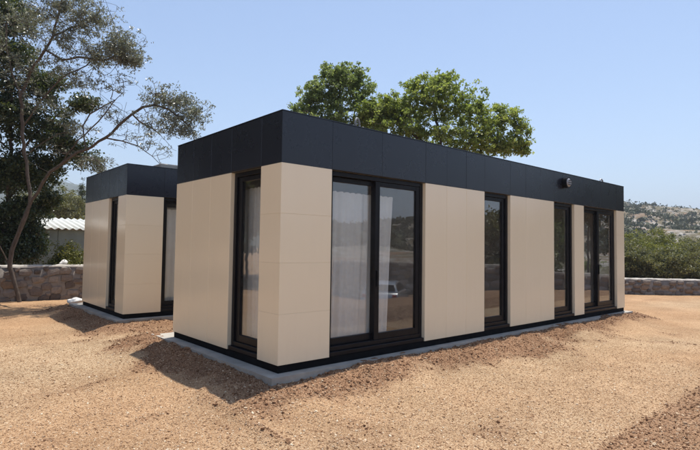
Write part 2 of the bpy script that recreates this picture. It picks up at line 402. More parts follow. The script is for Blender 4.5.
pale = np.clip(0.50 + 0.65*vnoise(X*0.35+2, Y*0.35) + 0.25*vnoise(X*1.2, Y*1.2)
               + 0.40*sstep(7.0, 2.5, np.hypot(X-CAM[0], Y-CAM[1])) - 0.55*sstep(6, 12, X) - 0.5*sstep(2.5, 8, Y), 0, 1)
ny, nx = X.shape
idx = np.arange(nx*ny).reshape(ny, nx)
F = np.stack([idx[:-1, :-1], idx[:-1, 1:], idx[1:, 1:], idx[1:, :-1]], -1).reshape(-1, 4)
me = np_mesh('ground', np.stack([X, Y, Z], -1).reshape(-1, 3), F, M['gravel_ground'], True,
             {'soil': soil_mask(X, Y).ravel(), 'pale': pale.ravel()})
tag(link('ground', me), kind='structure')

# loose gravel and clods: tiny stones instanced on points
def scatter(name, pts, scl, mat, flat, seed):
    me = np_mesh(name, pts, np.zeros((0, 4), np.int32), None, False, {'stone_size': scl})
    o = link(name, me); tag(o, kind='stuff')
    g = bpy.data.node_groups.new(name+'_nodes', 'GeometryNodeTree')
    g.interface.new_socket('Geometry', in_out='INPUT', socket_type='NodeSocketGeometry')
    g.interface.new_socket('Geometry', in_out='OUTPUT', socket_type='NodeSocketGeometry')
    n = g.nodes; gi = n.new('NodeGroupInput'); go = n.new('NodeGroupOutput')
    ic = n.new('GeometryNodeMeshIcoSphere'); ic.inputs['Radius'].default_value = 0.5; ic.inputs['Subdivisions'].default_value = 1
    sp = n.new('GeometryNodeSetPosition'); nz = n.new('ShaderNodeTexNoise'); nz.inputs['Scale'].default_value = 2.3
    vm = n.new('ShaderNodeVectorMath'); vm.operation = 'SUBTRACT'; vm.inputs[1].default_value = (0.5, 0.5, 0.5)
    vm2 = n.new('ShaderNodeVectorMath'); vm2.operation = 'SCALE'; vm2.inputs['Scale'].default_value = 0.7
    g.links.new(nz.outputs['Color'], vm.inputs[0]); g.links.new(vm.outputs[0], vm2.inputs[0])
    g.links.new(ic.outputs['Mesh'], sp.inputs['Geometry']); g.links.new(vm2.outputs[0], sp.inputs['Offset'])
    sm = n.new('GeometryNodeSetMaterial'); sm.inputs['Material'].default_value = mat
    g.links.new(sp.outputs[0], sm.inputs['Geometry'])
    ip = n.new('GeometryNodeInstanceOnPoints'); mp_ = n.new('GeometryNodeMeshToPoints')
    g.links.new(gi.outputs[0], mp_.inputs['Mesh']); g.links.new(mp_.outputs[0], ip.inputs['Points']); g.links.new(sm.outputs[0], ip.inputs['Instance'])
    rr = n.new('FunctionNodeRandomValue'); rr.data_type = 'FLOAT_VECTOR'; rr.inputs[0].default_value = (-0.5, -0.5, 0); rr.inputs[1].default_value = (0.5, 0.5, 6.28); rr.inputs['Seed'].default_value = seed
    g.links.new(rr.outputs[0], ip.inputs['Rotation'])
    rs = n.new('FunctionNodeRandomValue'); rs.data_type = 'FLOAT_VECTOR'; rs.inputs[0].default_value = (0.7, 0.55, flat); rs.inputs[1].default_value = (1.3, 1.0, flat*1.6); rs.inputs['Seed'].default_value = seed+3
    na = n.new('GeometryNodeInputNamedAttribute'); na.data_type = 'FLOAT'; na.inputs['Name'].default_value = 'stone_size'
    vs3 = n.new('ShaderNodeVectorMath'); vs3.operation = 'SCALE'
    g.links.new(rs.outputs[0], vs3.inputs[0]); g.links.new(na.outputs['Attribute'], vs3.inputs['Scale']); g.links.new(vs3.outputs[0], ip.inputs['Scale'])
    g.links.new(ip.outputs[0], go.inputs[0])
    md = o.modifiers.new('scatter', 'NODES'); md.node_group = g
    return o
def polar_pts(n, r0, r1, half, power=1.0):
    a = YAW + rng.uniform(-half, half, n); r = r0 + (r1-r0)*rng.random(n)**power
    return CAM[0]+r*np.cos(a), CAM[1]+r*np.sin(a)
def outside_slabs(x, y):
    ok = np.ones(len(x), bool)
    for s in SLABS: ok &= ~((x > s[0]-0.0) & (x < s[1]+0.0) & (y > s[2]-0.0) & (y < s[3]+0.0))
    return ok
x, y = polar_pts(520000, 1.6, 13.0, 0.85, 1.45)
k = outside_slabs(x, y) & (rng.random(len(x)) < sstep(13.0, 7.0, np.hypot(x-CAM[0], y-CAM[1]))); x, y = x[k], y[k]
sm_ = soil_mask(x, y); k = rng.random(len(x)) > 0.7*sm_; x, y = x[k], y[k]
s = np.clip(np.exp(rng.normal(math.log(0.0072), 0.50, len(x))), 0.0035, 0.032)
scatter('gravel', np.stack([x, y, ground_h(x, y)+0.12*s], -1), s, M['pebble'], 0.5, 1)
x, y = polar_pts(330000, 1.6, 16.0, 0.85, 1.0)
k = outside_slabs(x, y); x, y = x[k], y[k]
k = rng.random(len(x)) < soil_mask(x, y)-0.1; x, y = x[k], y[k]
s = np.clip(np.exp(rng.normal(math.log(0.0125), 0.5, len(x))), 0.006, 0.045)
scatter('loose_earth', np.stack([x, y, ground_h(x, y)+0.15*s], -1), s, M['earth_clod'], 0.55, 11)

# ------------------------------------------------------------------ hills
def hill(name, az0, az1, r0, r1, crest, mat, nseg=240, nr=60, rough=1.0):
    """land rising from r0 to a crest line (height over eye level / distance = crest(az)) at r1, then falling"""
    az = np.linspace(az0, az1, nseg); t = np.linspace(0, 1.25, nr)
    A, T = np.meshgrid(az, t)
    R = r0 + (r1-r0)*T
    top = (np.vectorize(crest)(A))*r1 + CAM[2]
    H = top*np.where(T <= 1, sstep(0, 1.08, T)/sstep(0, 1.08, np.array(1.0)), 1-0.9*(T-1)/0.25)
    Xh = CAM[0]+R*np.cos(A); Yh = CAM[1]+R*np.sin(A)
    env = sstep(0.0, 0.3, T)
    H = H + env*rough*(r1/350)*(3.0*vnoise(Xh*14/r1, Yh*14/r1) + 1.4*vnoise(Xh*40/r1, Yh*40/r1) + 0.5*vnoise(Xh*110/r1, Yh*110/r1))
    edge = sstep(az0, az0+0.12, A)*sstep(az1, az1-0.12, A)
    H = np.where(T < 0.02, -1.6, H*edge - 1.0*(1-edge))
    i = np.arange(nr*nseg).reshape(nr, nseg)
    Fh = np.stack([i[:-1, :-1], i[:-1, 1:], i[1:, 1:], i[1:, :-1]], -1).reshape(-1, 4)
    o = link(name, np_mesh(name, np.stack([Xh, Yh, H], -1).reshape(-1, 3), Fh, mat, True)); tag(o, kind='structure')
    return Xh, Yh, H
_cr = []
for u_, v_ in ((500, 195), (560, 197), (600, 199), (626, 202), (645, 206), (665, 210), (685, 212), (705, 213.5), (740, 212), (800, 216)):
    d_ = px(u_, v_, 1.0)-CAM; _cr.append((math.atan2(d_[1], d_[0]), d_[2]/math.hypot(d_[0], d_[1])))
_cr = sorted(_cr+[(math.radians(-100), .03), (math.radians(-40), .048), (math.radians(55), .03)])
def crest_r(a): return float(np.interp(a, [c[0] for c in _cr], [c[1] for c in _cr])) - 0.004
HX, HY, HH = hill('hillside', math.radians(-95), math.radians(52), 70, 380, crest_r, M['hill_soil'], 420, 90)
hill('far_hill', math.radians(60), math.radians(125), 500, 1500, lambda a: 0.100+0.012*math.sin(a*9+0.5)+0.006*math.sin(a*23), M['far_slope'], 200, 40)

def leaf_faces(c, length, width, tone, up_bias=0.25, droop=0.0):
    """two-triangle folded leaves at points c"""
    n = len(c)
    d = rng.normal(size=(n, 3)); d[:, 2] -= droop; d /= np.linalg.norm(d, axis=1)[:, None]
    nn = rng.normal(size=(n, 3)); nn[:, 2] += up_bias*3
    s = np.cross(d, nn); s /= np.linalg.norm(s, axis=1)[:, None]+1e-9
    nr_ = np.cross(s, d)
    L = (length*rng.uniform(0.65, 1.25, n))[:, None]; W = (width*rng.uniform(0.7, 1.2, n))[:, None]
    v = np.stack([c-d*L*0.5, c+s*W*0.5+nr_*W*0.18, c+d*L*0.5-nr_*L*0.06, c-s*W*0.5+nr_*W*0.18], 1)
    return v.reshape(-1, 3), np.arange(4*n).reshape(n, 4), np.repeat(tone, 4)

# hillside scrub: one mass of small bushes
def scrub(name, count, az_lo, az_hi, big=1.0):
    i = rng.integers(16, HH.shape[0]-16, count*4); j = rng.integers(0, HH.shape[1], count*4)
    a = np.arctan2(HY[i, j]-CAM[1], HX[i, j]-CAM[0]); k = (a > az_lo) & (a < az_hi)
    i, j = i[k], j[k]
    den = vnoise(HX[i, j]*0.03, HY[i, j]*0.03)+0.6*vnoise(HX[i, j]*0.1+3, HY[i, j]*0.1)
    k = den > -0.15+0.5*rng.normal(size=len(den)); i, j = i[k][:count], j[k][:count]
    P = np.stack([HX[i, j]+rng.normal(0, 1.6, len(i)), HY[i, j]+rng.normal(0, 1.6, len(i)), HH[i, j]], -1)
    R = big*rng.uniform(0.5, 1.35, len(i))*rng.choice([0.7, 1, 1.5], len(i))
    m = 15
    c = P[:, None, :] + rng.normal(size=(len(i), m, 3))*np.array([0.48, 0.48, 0.30])*R[:, None, None] + np.array([0, 0, 0.35])*R[:, None, None]
    tone = np.clip(rng.uniform(0.1, 0.8, len(i))[:, None]+rng.normal(0, 0.15, (len(i), m)), 0, 1)
    sz = np.repeat(R, m)
    v, f, tn = leaf_faces(c.reshape(-1, 3), sz*0.75, sz*0.6, tone.ravel(), 0.3)
    o = link(name, np_mesh(name, v, f, M['shrub_leaf'], False, {'tone': tn})); tag(o, kind='stuff')
scrub('hillside_scrub', 15000, math.radians(-5), math.radians(34))
scrub('hillside_scrub', 6000, math.radians(-75), math.radians(-12), 2.0)

# ------------------------------------------------------------------ trees
def branch_mesh(name, nodes, parent_idx, r_tip, expo, r_max, mat, sides=7):
    n = len(nodes); cnt = np.zeros(n); kids = [0]*n
    for i in range(n-1, 0, -1):
        if kids[i] == 0: cnt[i] += 1
        cnt[parent_idx[i]] += cnt[i]; kids[parent_idx[i]] += 1
    rad = np.minimum(r_tip*np.maximum(cnt, 1)**expo, r_max)
    ch = {}
    for i in range(1, n): ch.setdefault(parent_idx[i], []).append(i)
    chains = []; stack = [(0, None)]
    V = []; Fc = []
    def emit(path):
        pts = np.array([nodes[i] for i in path]); rr = np.array([rad[i] for i in path]); 
        if len(path) > 1: rr[0] = min(rr[0], rr[1]*1.15) if path[0] != 0 else rr[0]
        sd = sides if rr.max() > 0.02 else 4
        base = len(V); t0 = None
        for k in range(len(pts)):
            t = pts[min(k+1, len(pts)-1)]-pts[max(k-1, 0)]; t = t/(np.linalg.norm(t)+1e-9)
            if t0 is None:
                a = np.cross(t, [0.3, 0.9, 0.2]); 
            else: a = t0 - t*np.dot(t0, t)
            a = a/(np.linalg.norm(a)+1e-9); t0 = a; b = np.cross(t, a)
            for q in range(sd):
                an = 2*math.pi*q/sd
                V.append(pts[k]+(a*math.cos(an)+b*math.sin(an))*rr[k]*(1+0.13*math.sin(3*an+0.4*k)+rng.normal(0, .07)))
        for k in range(len(pts)-1):
            for q in range(sd):
                Fc.append((base+k*sd+q, base+k*sd+(q+1) % sd, base+(k+1)*sd+(q+1) % sd, base+(k+1)*sd+q))
    todo = [(0, -1)]
    while todo:
        i, frm = todo.pop(); path = ([frm] if frm >= 0 else [])+[i]; cur = i
        while cur in ch:
            cs = sorted(ch[cur], key=lambda q: -rad[q])
            for q in cs[1:]: todo.append((q, cur))
            cur = cs[0]; path.append(cur)
        if len(path) > 1: emit(path)
    return np_mesh(name, np.array(V), np.array(Fc), mat, True)

def make_tree(name, label, limbs, blobs, leaf, bark, n_clusters, leaves_per, cl_rad, leaf_len, leaf_w, r_tip=0.006, expo=0.5, r_max=0.3,
              group=None, cat='tree', up=0.25, droop=0.0, twig=0.16, wig=0.25, bare=(), spread=0.15):
    """limbs: list of polylines (first is the trunk, every later one starts from the nearest node);
       blobs: (centre, radii, weight) ellipsoids that leaf clusters fill"""
    nodes = []; par = []
    def add_poly(pl):
        pl = [np.array(p, float) for p in pl]
        if not nodes:
            nodes.append(pl[0]); par.append(0); last = 0; start = 1
        else:
            A = np.array(nodes); last = int(np.argmin(((A-pl[0])**2).sum(1))); start = 0 if np.linalg.norm(A[last]-pl[0]) > 0.05 else 1
        prev = nodes[last]
        for p in pl[start:]:
            m = max(1, int(np.linalg.norm(p-prev)/0.22))
            for q in range(1, m+1):
                pt = prev+(p-prev)*q/m + (rng.normal(0, 0.022, 3) if q < m else 0)
                nodes.append(pt); par.append(last); last = len(nodes)-1
            prev = p
    for pl in limbs: add_poly(pl)
    wts = np.array([b[2] for b in blobs], float); wts /= wts.sum()
    cl = []; bl = []
    for bi in rng.choice(len(blobs), n_clusters, p=wts):
        c, r, _ = blobs[bi]
        d = rng.normal(size=3); d /= np.linalg.norm(d); rr = rng.random()**0.42
        cl.append(np.array(c)+d*rr*np.array(r)*(1+spread*rng.normal())); bl.append(bi)
    cl = np.array(cl); bl = np.array(bl)
    A = np.array(nodes); dist = np.min(((cl[:, None, :]-A[None])**2).sum(2), 1)
    order = np.argsort(dist); nodes_arr = np.zeros((len(nodes)+n_clusters*14+10, 3)); nodes_arr[:len(nodes)] = A; nn = len(nodes)
    for ci in order:
        c = cl[ci]; d2 = ((nodes_arr[:nn]-c)**2).sum(1)
        # prefer a node nearer the trunk foot than the cluster, so that twigs run outwards
        last = int(np.argmin(d2)); s = nodes_arr[last].copy(); L = math.sqrt(d2[last])
        m = int(min(10, max(1, L/twig))); side = rng.normal(0, 1, 3)*L*wig*0.4; side[2] += L*0.06
        for q in range(1, m+1):
            t = q/m; pt = s+(c-s)*t+side*math.sin(math.pi*t)+(rng.normal(0, 0.012, 3) if q < m else 0)
            nodes_arr[nn] = pt; par.append(last); last = nn; nn += 1
    root = empty(name, tuple(nodes[0])); base = np.array(nodes[0])
    if cat: tag(root, label, cat, group)
    NA = nodes_arr[:nn]-base
    link('trunk', branch_mesh('trunk', NA, par, r_tip, expo, r_max, M[bark]), parent=root)
    if bare:
        keep = rng.random(n_clusters) > np.array([bare[b_] for b_ in bl]); cl = cl[keep]; n_clusters = len(cl)
    n = n_clusters*leaves_per
    cc = np.repeat(cl, leaves_per, 0)
    off = rng.normal(size=(n, 3)); off /= np.linalg.norm(off, axis=1)[:, None]; off *= (cl_rad*rng.random(n)**0.5)[:, None]*np.repeat(rng.uniform(0.6, 1.3, n_clusters), leaves_per)[:, None]
    off[:, 2] *= 0.75
    tone = np.repeat(rng.uniform(0.15, 0.7, n_clusters), leaves_per)+rng.normal(0, 0.16, n)
    v, f, tn = leaf_faces(cc+off-base, leaf_len, leaf_w, np.clip(tone, 0, 1), up, droop)
    link('crown', np_mesh('crown', v, f, M[leaf], False, {'tone': tn}), parent=root)
    return root
def pxl(seq, depth):
    return [px(u, v, depth+(d[0] if d else 0)) for u, v, *d in seq]
def blob(u, v, ru, rv, wt, depth, rd=None):
    s = depth/FPX
    return (px(u, v, depth), np.array([ru*s, (rd if rd else ru*s), rv*s]) if True else None, wt)

# --- the leaning olive in front of the stone wall
D0 = float(np.dot(px_plane(20, 302, 2, 0.0)-CAM, FWD))
g0 = px_plane(20, 302, 2, 0.0); g0[2] = float(ground_h(g0[0], g0[1]))-0.06
olimbs = [
    [g0]+pxl([(18.5, 296), (15, 284), (10, 267), (12, 250), (18, 234), (26, 215), (32, 200)], D0),
    pxl([(10, 267), (4, 254, -.1), (-6, 238, -.3), (-20, 205, -.5), (-30, 160, -.7), (-35, 110, -.8)], D0),
    pxl([(26, 215), (30, 192, .1), (27, 162, .2), (23, 126, .2), (20, 97, .1), (30, 72, .1), (45, 50, 0), (53, 36, -.2), (58, 18, -.3), (63, -6, -.5)], D0),
    pxl([(32, 200), (42, 184, -.1), (50, 172, -.2), (62, 164, -.3), (78, 152, -.5), (92, 147, -.6), (105, 138, -.8), (118, 126, -.9), (132, 114, -1.0), (143, 107, -1.1), (155, 105, -1.2), (168, 109, -1.3), (180, 118, -1.3), (189, 126, -1.4)], D0),
    pxl([(86, 149, -.55), (84, 138, -.4), (83, 126, -.3), (90, 114, -.2), (104, 106, -.1), (115, 100, 0)], D0),
    pxl([(27, 155, .2), (42, 143, 0), (58, 134, -.2), (74, 130, -.3)], D0),
    pxl([(20, 97, .1), (11, 70, .3), (6, 40, .3), (8, 10, .4)], D0),
    pxl([(45, 50, 0), (62, 60, -.2), (78, 57, -.3), (95, 60, -.4), (115, 56, -.5), (130, 62, -.5)], D0),
    pxl([(105, 138, -.8), (122, 141, -.7), (138, 146, -.6), (152, 156, -.6), (162, 166, -.6)], D0),
    pxl([(132, 114, -1.0), (140, 122, -.8), (152, 128, -.7), (165, 140, -.7), (172, 148, -.7)], D0),
    pxl([(53, 36, -.2), (70, 28, -.4), (90, 22, -.5), (100, 10, -.6)], D0),
    pxl([(155, 105, -1.2), (156, 94, -1.2), (154, 84, -1.2)], D0),
    pxl([(23, 126, .2), (38, 104, .1), (52, 88, 0), (68, 74, -.1), (86, 66, -.2), (100, 50, -.2), (112, 36, -.3)], D0),
    pxl([(26, 160, .2), (40, 168, .4), (58, 176, .5), (74, 184, .6)], D0),
    pxl([(60, 165, -.3), (78, 140, -.5), (98, 122, -.5), (112, 104, -.6), (124, 92, -.6)], D0),
    pxl([(72, 156, -.45), (92, 158, -.2), (104, 166, 0), (106, 178, .1)], D0),
]
B = lambda u, v, ru, rv, wt, dd=0, rd=None: blob(u, v, ru, rv, wt, D0+dd, rd)
ob = [(178, 104, 22, 12, 1.0, -1.3, .7, .45), (193, 114, 13, 13, .7, -1.4, .6, .42), (156, 97, 14, 14, .5, -1.2, .5, .35), (185, 130, 15, 9, .45, -1.2, .5, .3), (170, 120, 18, 10, .5, -1.2, .5, .55),
      (158, 128, 20, 10, .5, -.8, .5, .65), (145, 118, 16, 12, .4, -.9, .5, .75), (135, 138, 24, 12, .55, -.7, .6, .85), (160, 150, 16, 12, .35, -.6, .5, .75), (122, 48, 18, 15, 1.3, -.5, .8, .1), (132, 60, 12, 9, .6, -.5, .6, .1),
      (98, 58, 22, 13, .9, -.4, .9, .25), (88, 20, 24, 17, 1.3, -.5, .9, .15), (60, 8, 30, 16, 1.2, -.3, 1.0, .2), (30, 22, 28, 20, 1.0, .2, 1.0, .3), (66, 40, 24, 12, .7, -.3, .8, .35), (82, 82, 22, 10, .5, -.3, .8, .5),
      (112, 82, 22, 12, .5, -.3, .6, .7), (60, 66, 26, 12, .5, 0, .8, .4), (20, 70, 24, 24, .7, .1, .9, .4), (94, 163, 16, 10, .45, 0, .5, .3), (104, 108, 16, 14, .45, -.1, .5, .75), (75, 128, 20, 12, .45, -.3, .6, .5), (118, 118, 18, 14, .45, -.5, .5, .85),
      (-25, 120, 22, 40, .7, -.6, .9, .3), (-15, 40, 26, 30, .7, 0, 1.0, .3), (45, 105, 20, 14, .4, 0, .6, .5), (60, 150, 16, 10, .25, -.3, .4, .7), (70, -15, 45, 15, .9, -.3, 1.0, .2), (100, 172, 10, 8, .2, .1, .4, .3)]
oblobs = [B(*b[:7]) for b in ob]
make_tree('olive_tree', 'leaning grey-leaved olive tree with twisted trunk in front of the mortared stone wall', olimbs, oblobs, 'olive_leaf', 'olive_bark',
          3600, 16, 0.14, 0.088, 0.026, r_tip=0.0042, expo=0.365, r_max=0.125, up=0.2, droop=0.2, twig=0.13, wig=0.55, bare=[min(.92, b[7]+.12) for b in ob], spread=0.3)

# --- dark evergreen behind it, beyond the wall
D1 = D0+2.0
c0 = px_plane(2, 286, 2, 0.0); d0p = px(2, 286, D1+0.6); d0p[2] = -0.05
B = lambda u, v, ru, rv, wt, dd=0, rd=None: blob(u, v, ru, rv, wt, D1+dd, rd)
climbs = [[d0p]+pxl([(2, 262, .6), (4, 235, .5), (8, 200, .3), (10, 165, .2), (12, 120, .1), (12, 80, 0), (14, 45, 0)], D1),
          pxl([(8, 200, .3), (25, 180, .4), (45, 165, .4), (70, 158, .4)], D1), pxl([(10, 165, .2), (30, 140, 0), (52, 120, 0), (75, 100, 0)], D1),
          pxl([(4, 235, .5), (18, 228, .5), (32, 222, .5)], D1), pxl([(10, 150, .2), (-15, 130, 0), (-35, 110, 0)], D1)]
cblobs = [B(10, 55, 26, 30, 1.2, 0, 1.0), B(5, 110, 30, 35, 1.6, 0, 1.2), B(48, 128, 26, 24, 1.3, .3, 1.0), B(72, 152, 22, 16, .7, .3, .8), B(30, 172, 30, 20, 1.2, .4, 1.0),
          B(22, 215, 22, 20, 1.3, .5, .9), B(24, 245, 20, 20, 1.2, .4, .8), B(84, 104, 13, 9, .3, .2, .5), B(-30, 150, 25, 50, 1.4, .2, 1.2), B(-15, 235, 22, 28, 1.0, .4, .9), B(45, 85, 20, 16, .6, .3, .8), B(8, 15, 26, 22, .8, .2, 1.0), B(50, 200, 10, 10, .25, .5, .5), B(0, 178, 26, 20, .9, .5, .9)]
make_tree('carob_tree', 'dense dark-green broadleaf tree behind the stone wall and the leaning olive', climbs, cblobs, 'carob_leaf', 'dark_bark',
          1500, 48, 0.26, 0.10, 0.06, r_tip=0.005, expo=0.45, r_max=0.16, up=0.35, twig=0.2)

# --- two trees behind the long house
def back_tree(name, label, u, depth, blobs, leaf, seedn, limbs_uv, n_cl):
    b0 = px(u, 260, depth); b0[2] = -0.08
    limbs = [[b0]+[px(a, b, depth+dd) for a, b, dd in limbs_uv[0]]]+[[px(a, b, depth+dd) for a, b, dd in l] for l in limbs_uv[1:]]
    bl = [blob(a, b, c, d, wt, depth+dd, rd) for a, b, c, d, wt, dd, rd in blobs]
    return make_tree(name, label, limbs, bl, leaf, 'dark_bark', n_cl, 19, 0.15, 0.115, 0.060, r_tip=0.0055, expo=0.45, r_max=0.17, up=0.35, twig=0.2, wig=0.35, spread=0.28)
back_tree('broadleaf_tree', 'deep-green rounded broadleaf tree rising behind the fascia near the house corner', 336, 19.5,
          [(336, 100, 26, 22, 1.2, 0, 1.2), (345, 80, 20, 14, .8, 0, .9), (318, 92, 14, 16, .6, 0, .8), (306, 108, 13, 12, .5, 0, .7), (330, 76, 12, 9, .3, 0, .5), (300, 118, 8, 8, .2, 0, .4), (358, 74, 7, 8, .16, 0, .3), (360, 95, 12, 16, .5, .2, .8),
           (335, 122, 36, 12, .9, 0, 1.3), (335, 150, 40, 25, 1.0, 0, 1.5), (306, 122, 16, 8, .35, 0, .6), (366, 122, 14, 12, .5, .2, .7), (326, 68, 4, 4, .04, 0, .2), (342, 67, 5, 4, .05, 0, .2), (294, 112, 4, 8, .06, 0, .2)],
          'deep_green_leaf', 1, [[(336, 215, 0), (335, 180, 0), (336, 150, 0), (334, 120, 0), (340, 95, 0), (342, 80, 0)], [(335, 165, 0), (318, 135, 0), (308, 112, 0)], [(336, 150, 0), (352, 125, .2), (358, 100, .2)]], 1250)
back_tree('broadleaf_tree', 'wide yellow-green broadleaf tree with bare limbs showing, behind the middle of the fascia', 440, 18.5,
          [(432, 100, 26, 20, 1.3, 0, 1.3), (438, 86, 18, 11, .7, 0, .8), (404, 112, 20, 16, .9, .2, 1.1), (380, 118, 17, 15, .8, .4, .9), (462, 108, 20, 18, .9, 0, 1.0), (484, 122, 18, 14, .55, 0, .9), (505, 118, 12, 12, .4, 0, .6), (518, 130, 10, 14, .35, 0, .5), (520, 146, 9, 8, .2, 0, .4), (372, 99, 3, 3, .03, .3, .2), (386, 98, 4, 3, .04, .3, .2),
           (424, 78, 5, 5, .07, 0, .3), (448, 78, 8, 6, .13, 0, .3), (412, 86, 10, 7, .2, 0, .4), (410, 132, 45, 12, 1.1, .2, 1.5), (455, 135, 35, 14, .8, 0, 1.4), (492, 138, 22, 12, .55, 0, .9), (470, 148, 30, 9, .5, 0, 1.0), (506, 148, 18, 8, .35, 0, .6), (386, 112, 16, 12, .4, .3, .7), (390, 105, 22, 10, .5, .3, .8), (368, 112, 14, 10, .35, .3, .5), (420, 165, 60, 20, 1.0, .2, 1.8), (497, 108, 3, 3, .04, 0, .2), (480, 107, 6, 5, .1, 0, .3), (515, 112, 4, 4, .05, 0, .2), (525, 150, 5, 7, .08, 0, .25), (500, 150, 14, 6, .12, 0, .5)],
          'green_leaf', 2, [[(440, 215, 0), (442, 185, 0), (444, 160, 0), (438, 132, 0), (434, 105, 0), (438, 86, 0)], [(444, 165, 0), (466, 148, 0), (482, 134, 0), (500, 122, 0), (516, 122, 0)], [(444, 160, 0), (420, 140, .2), (398, 122, .3), (380, 116, .4)], [(466, 148, 0), (476, 132, 0), (480, 115, 0)], [(482, 145, 0), (505, 142, 0), (520, 142, 0)]], 2100)

# --- grove beyond the right-hand wall, far trees beyond the shed, and trees only seen mirrored in the panes
def round_tree(name, label, base, h, rx, leaf, n_cl, per, cl_rad, ll, lw, group=None, cat='tree', skirt=0.15, ry=None, parts=True, r_tip=0.007):
    base = np.array(base, float); ry = ry or rx
    limbs = [[base+np.array([0, 0, -0.1]), base+np.array([0.03, 0, h*0.3]), base+np.array([rng.normal(0, .1), rng.normal(0, .1), h*0.6])]]
    bl = []
    for q in range(7):
        a = q*0.9+rng.random(); rr = 0.55*rng.random()**0.5
        zc = h*(skirt+0.18+0.55*rng.random())
        bl.append((base+np.array([rx*rr*math.cos(a), ry*rr*math.sin(a), zc]), np.array([rx*.55, ry*.55, h*0.22]), 1.0))
    bl.append((base+np.array([0, 0, h*0.8]), np.array([rx*.5, ry*.5, h*0.2]), .8))
    return make_tree(name, label, limbs, bl, leaf, 'dark_bark', n_cl, per, cl_rad, ll, lw, r_tip=r_tip, expo=0.45, r_max=0.14, group=group, cat=cat, up=0.35, twig=0.3)
GROVE = 'bushy trees behind the low stone wall'
for u, dep, h, rx, lf in ((632, 27, 2.75, 1.5, 'grove_top_leaf'), (652, 29, 3.1, 1.7, 'grove_top_leaf'), (676, 28, 2.7, 1.5, 'grove_top_leaf'), (645, 24.5, 1.95, 1.3, 'grove_leaf'), (668, 24.0, 2.0, 1.3, 'grove_leaf'),
                          (691, 25, 2.25, 1.4, 'grove_leaf'), (712, 26, 2.4, 1.6, 'grove_leaf'), (624, 25, 2.2, 1.3, 'grove_leaf'), (704, 31, 2.9, 1.6, 'grove_leaf'), (605, 27, 2.5, 1.5, 'grove_leaf'), (735, 27, 2.6, 1.6, 'grove_top_leaf')):
    p = px(u, 262, dep); p[2] = -0.05
    round_tree('grove_tree', 'yellow-green rounded tree standing at the back of the grove behind the low stone wall' if lf == 'grove_top_leaf' else 'grey-green bushy tree growing right behind the low stone wall', p, h, rx, lf, 210, 50, 0.28, 0.12, 0.05, GROVE, skirt=-0.05)
p = px(66, 230, 36); p[2] = -0.05
round_tree('olive_tree', 'pale green rounded tree beyond the white shed roof', p, 5.3, 2.3, 'grove_leaf', 420, 46, 0.36, 0.15, 0.06, skirt=0.12)
p = px(40, 230, 40); p[2] = -0.05
round_tree('olive_tree', 'pale green tree half hidden by the dark broadleaf tree beyond the shed', p, 5.6, 2.6, 'grove_leaf', 380, 46, 0.38, 0.16, 0.06, skirt=0.12)
# slim dark cypress past the second house
p = px(81, 230, 44); p[2] = -0.05
cy_b = [(p+np.array([0, 0, z]), np.array([r_, r_, .9]), r_) for z, r_ in ((1.2, .55), (2.5, .55), (3.8, .5), (5.0, .38), (6.0, .24), (6.7, .1))]
make_tree('cypress_tree', 'slim dark cypress just past the roof edge of the second house', [[p, p+np.array([0, 0, 3.]), p+np.array([.05, 0, 6.6])]], cy_b, 'carob_leaf', 'dark_bark', 200, 40, 0.25, 0.14, 0.05, r_tip=.006)
p = px(64, 262, D0+1.6); p[2] = -0.05
round_tree('bush', 'yellow-green leafy bush between the stone wall and the white-roofed shed', p, 1.75, 0.75, 'bush_leaf', 230, 46, 0.17, 0.07, 0.035, cat='bush', skirt=0.1)

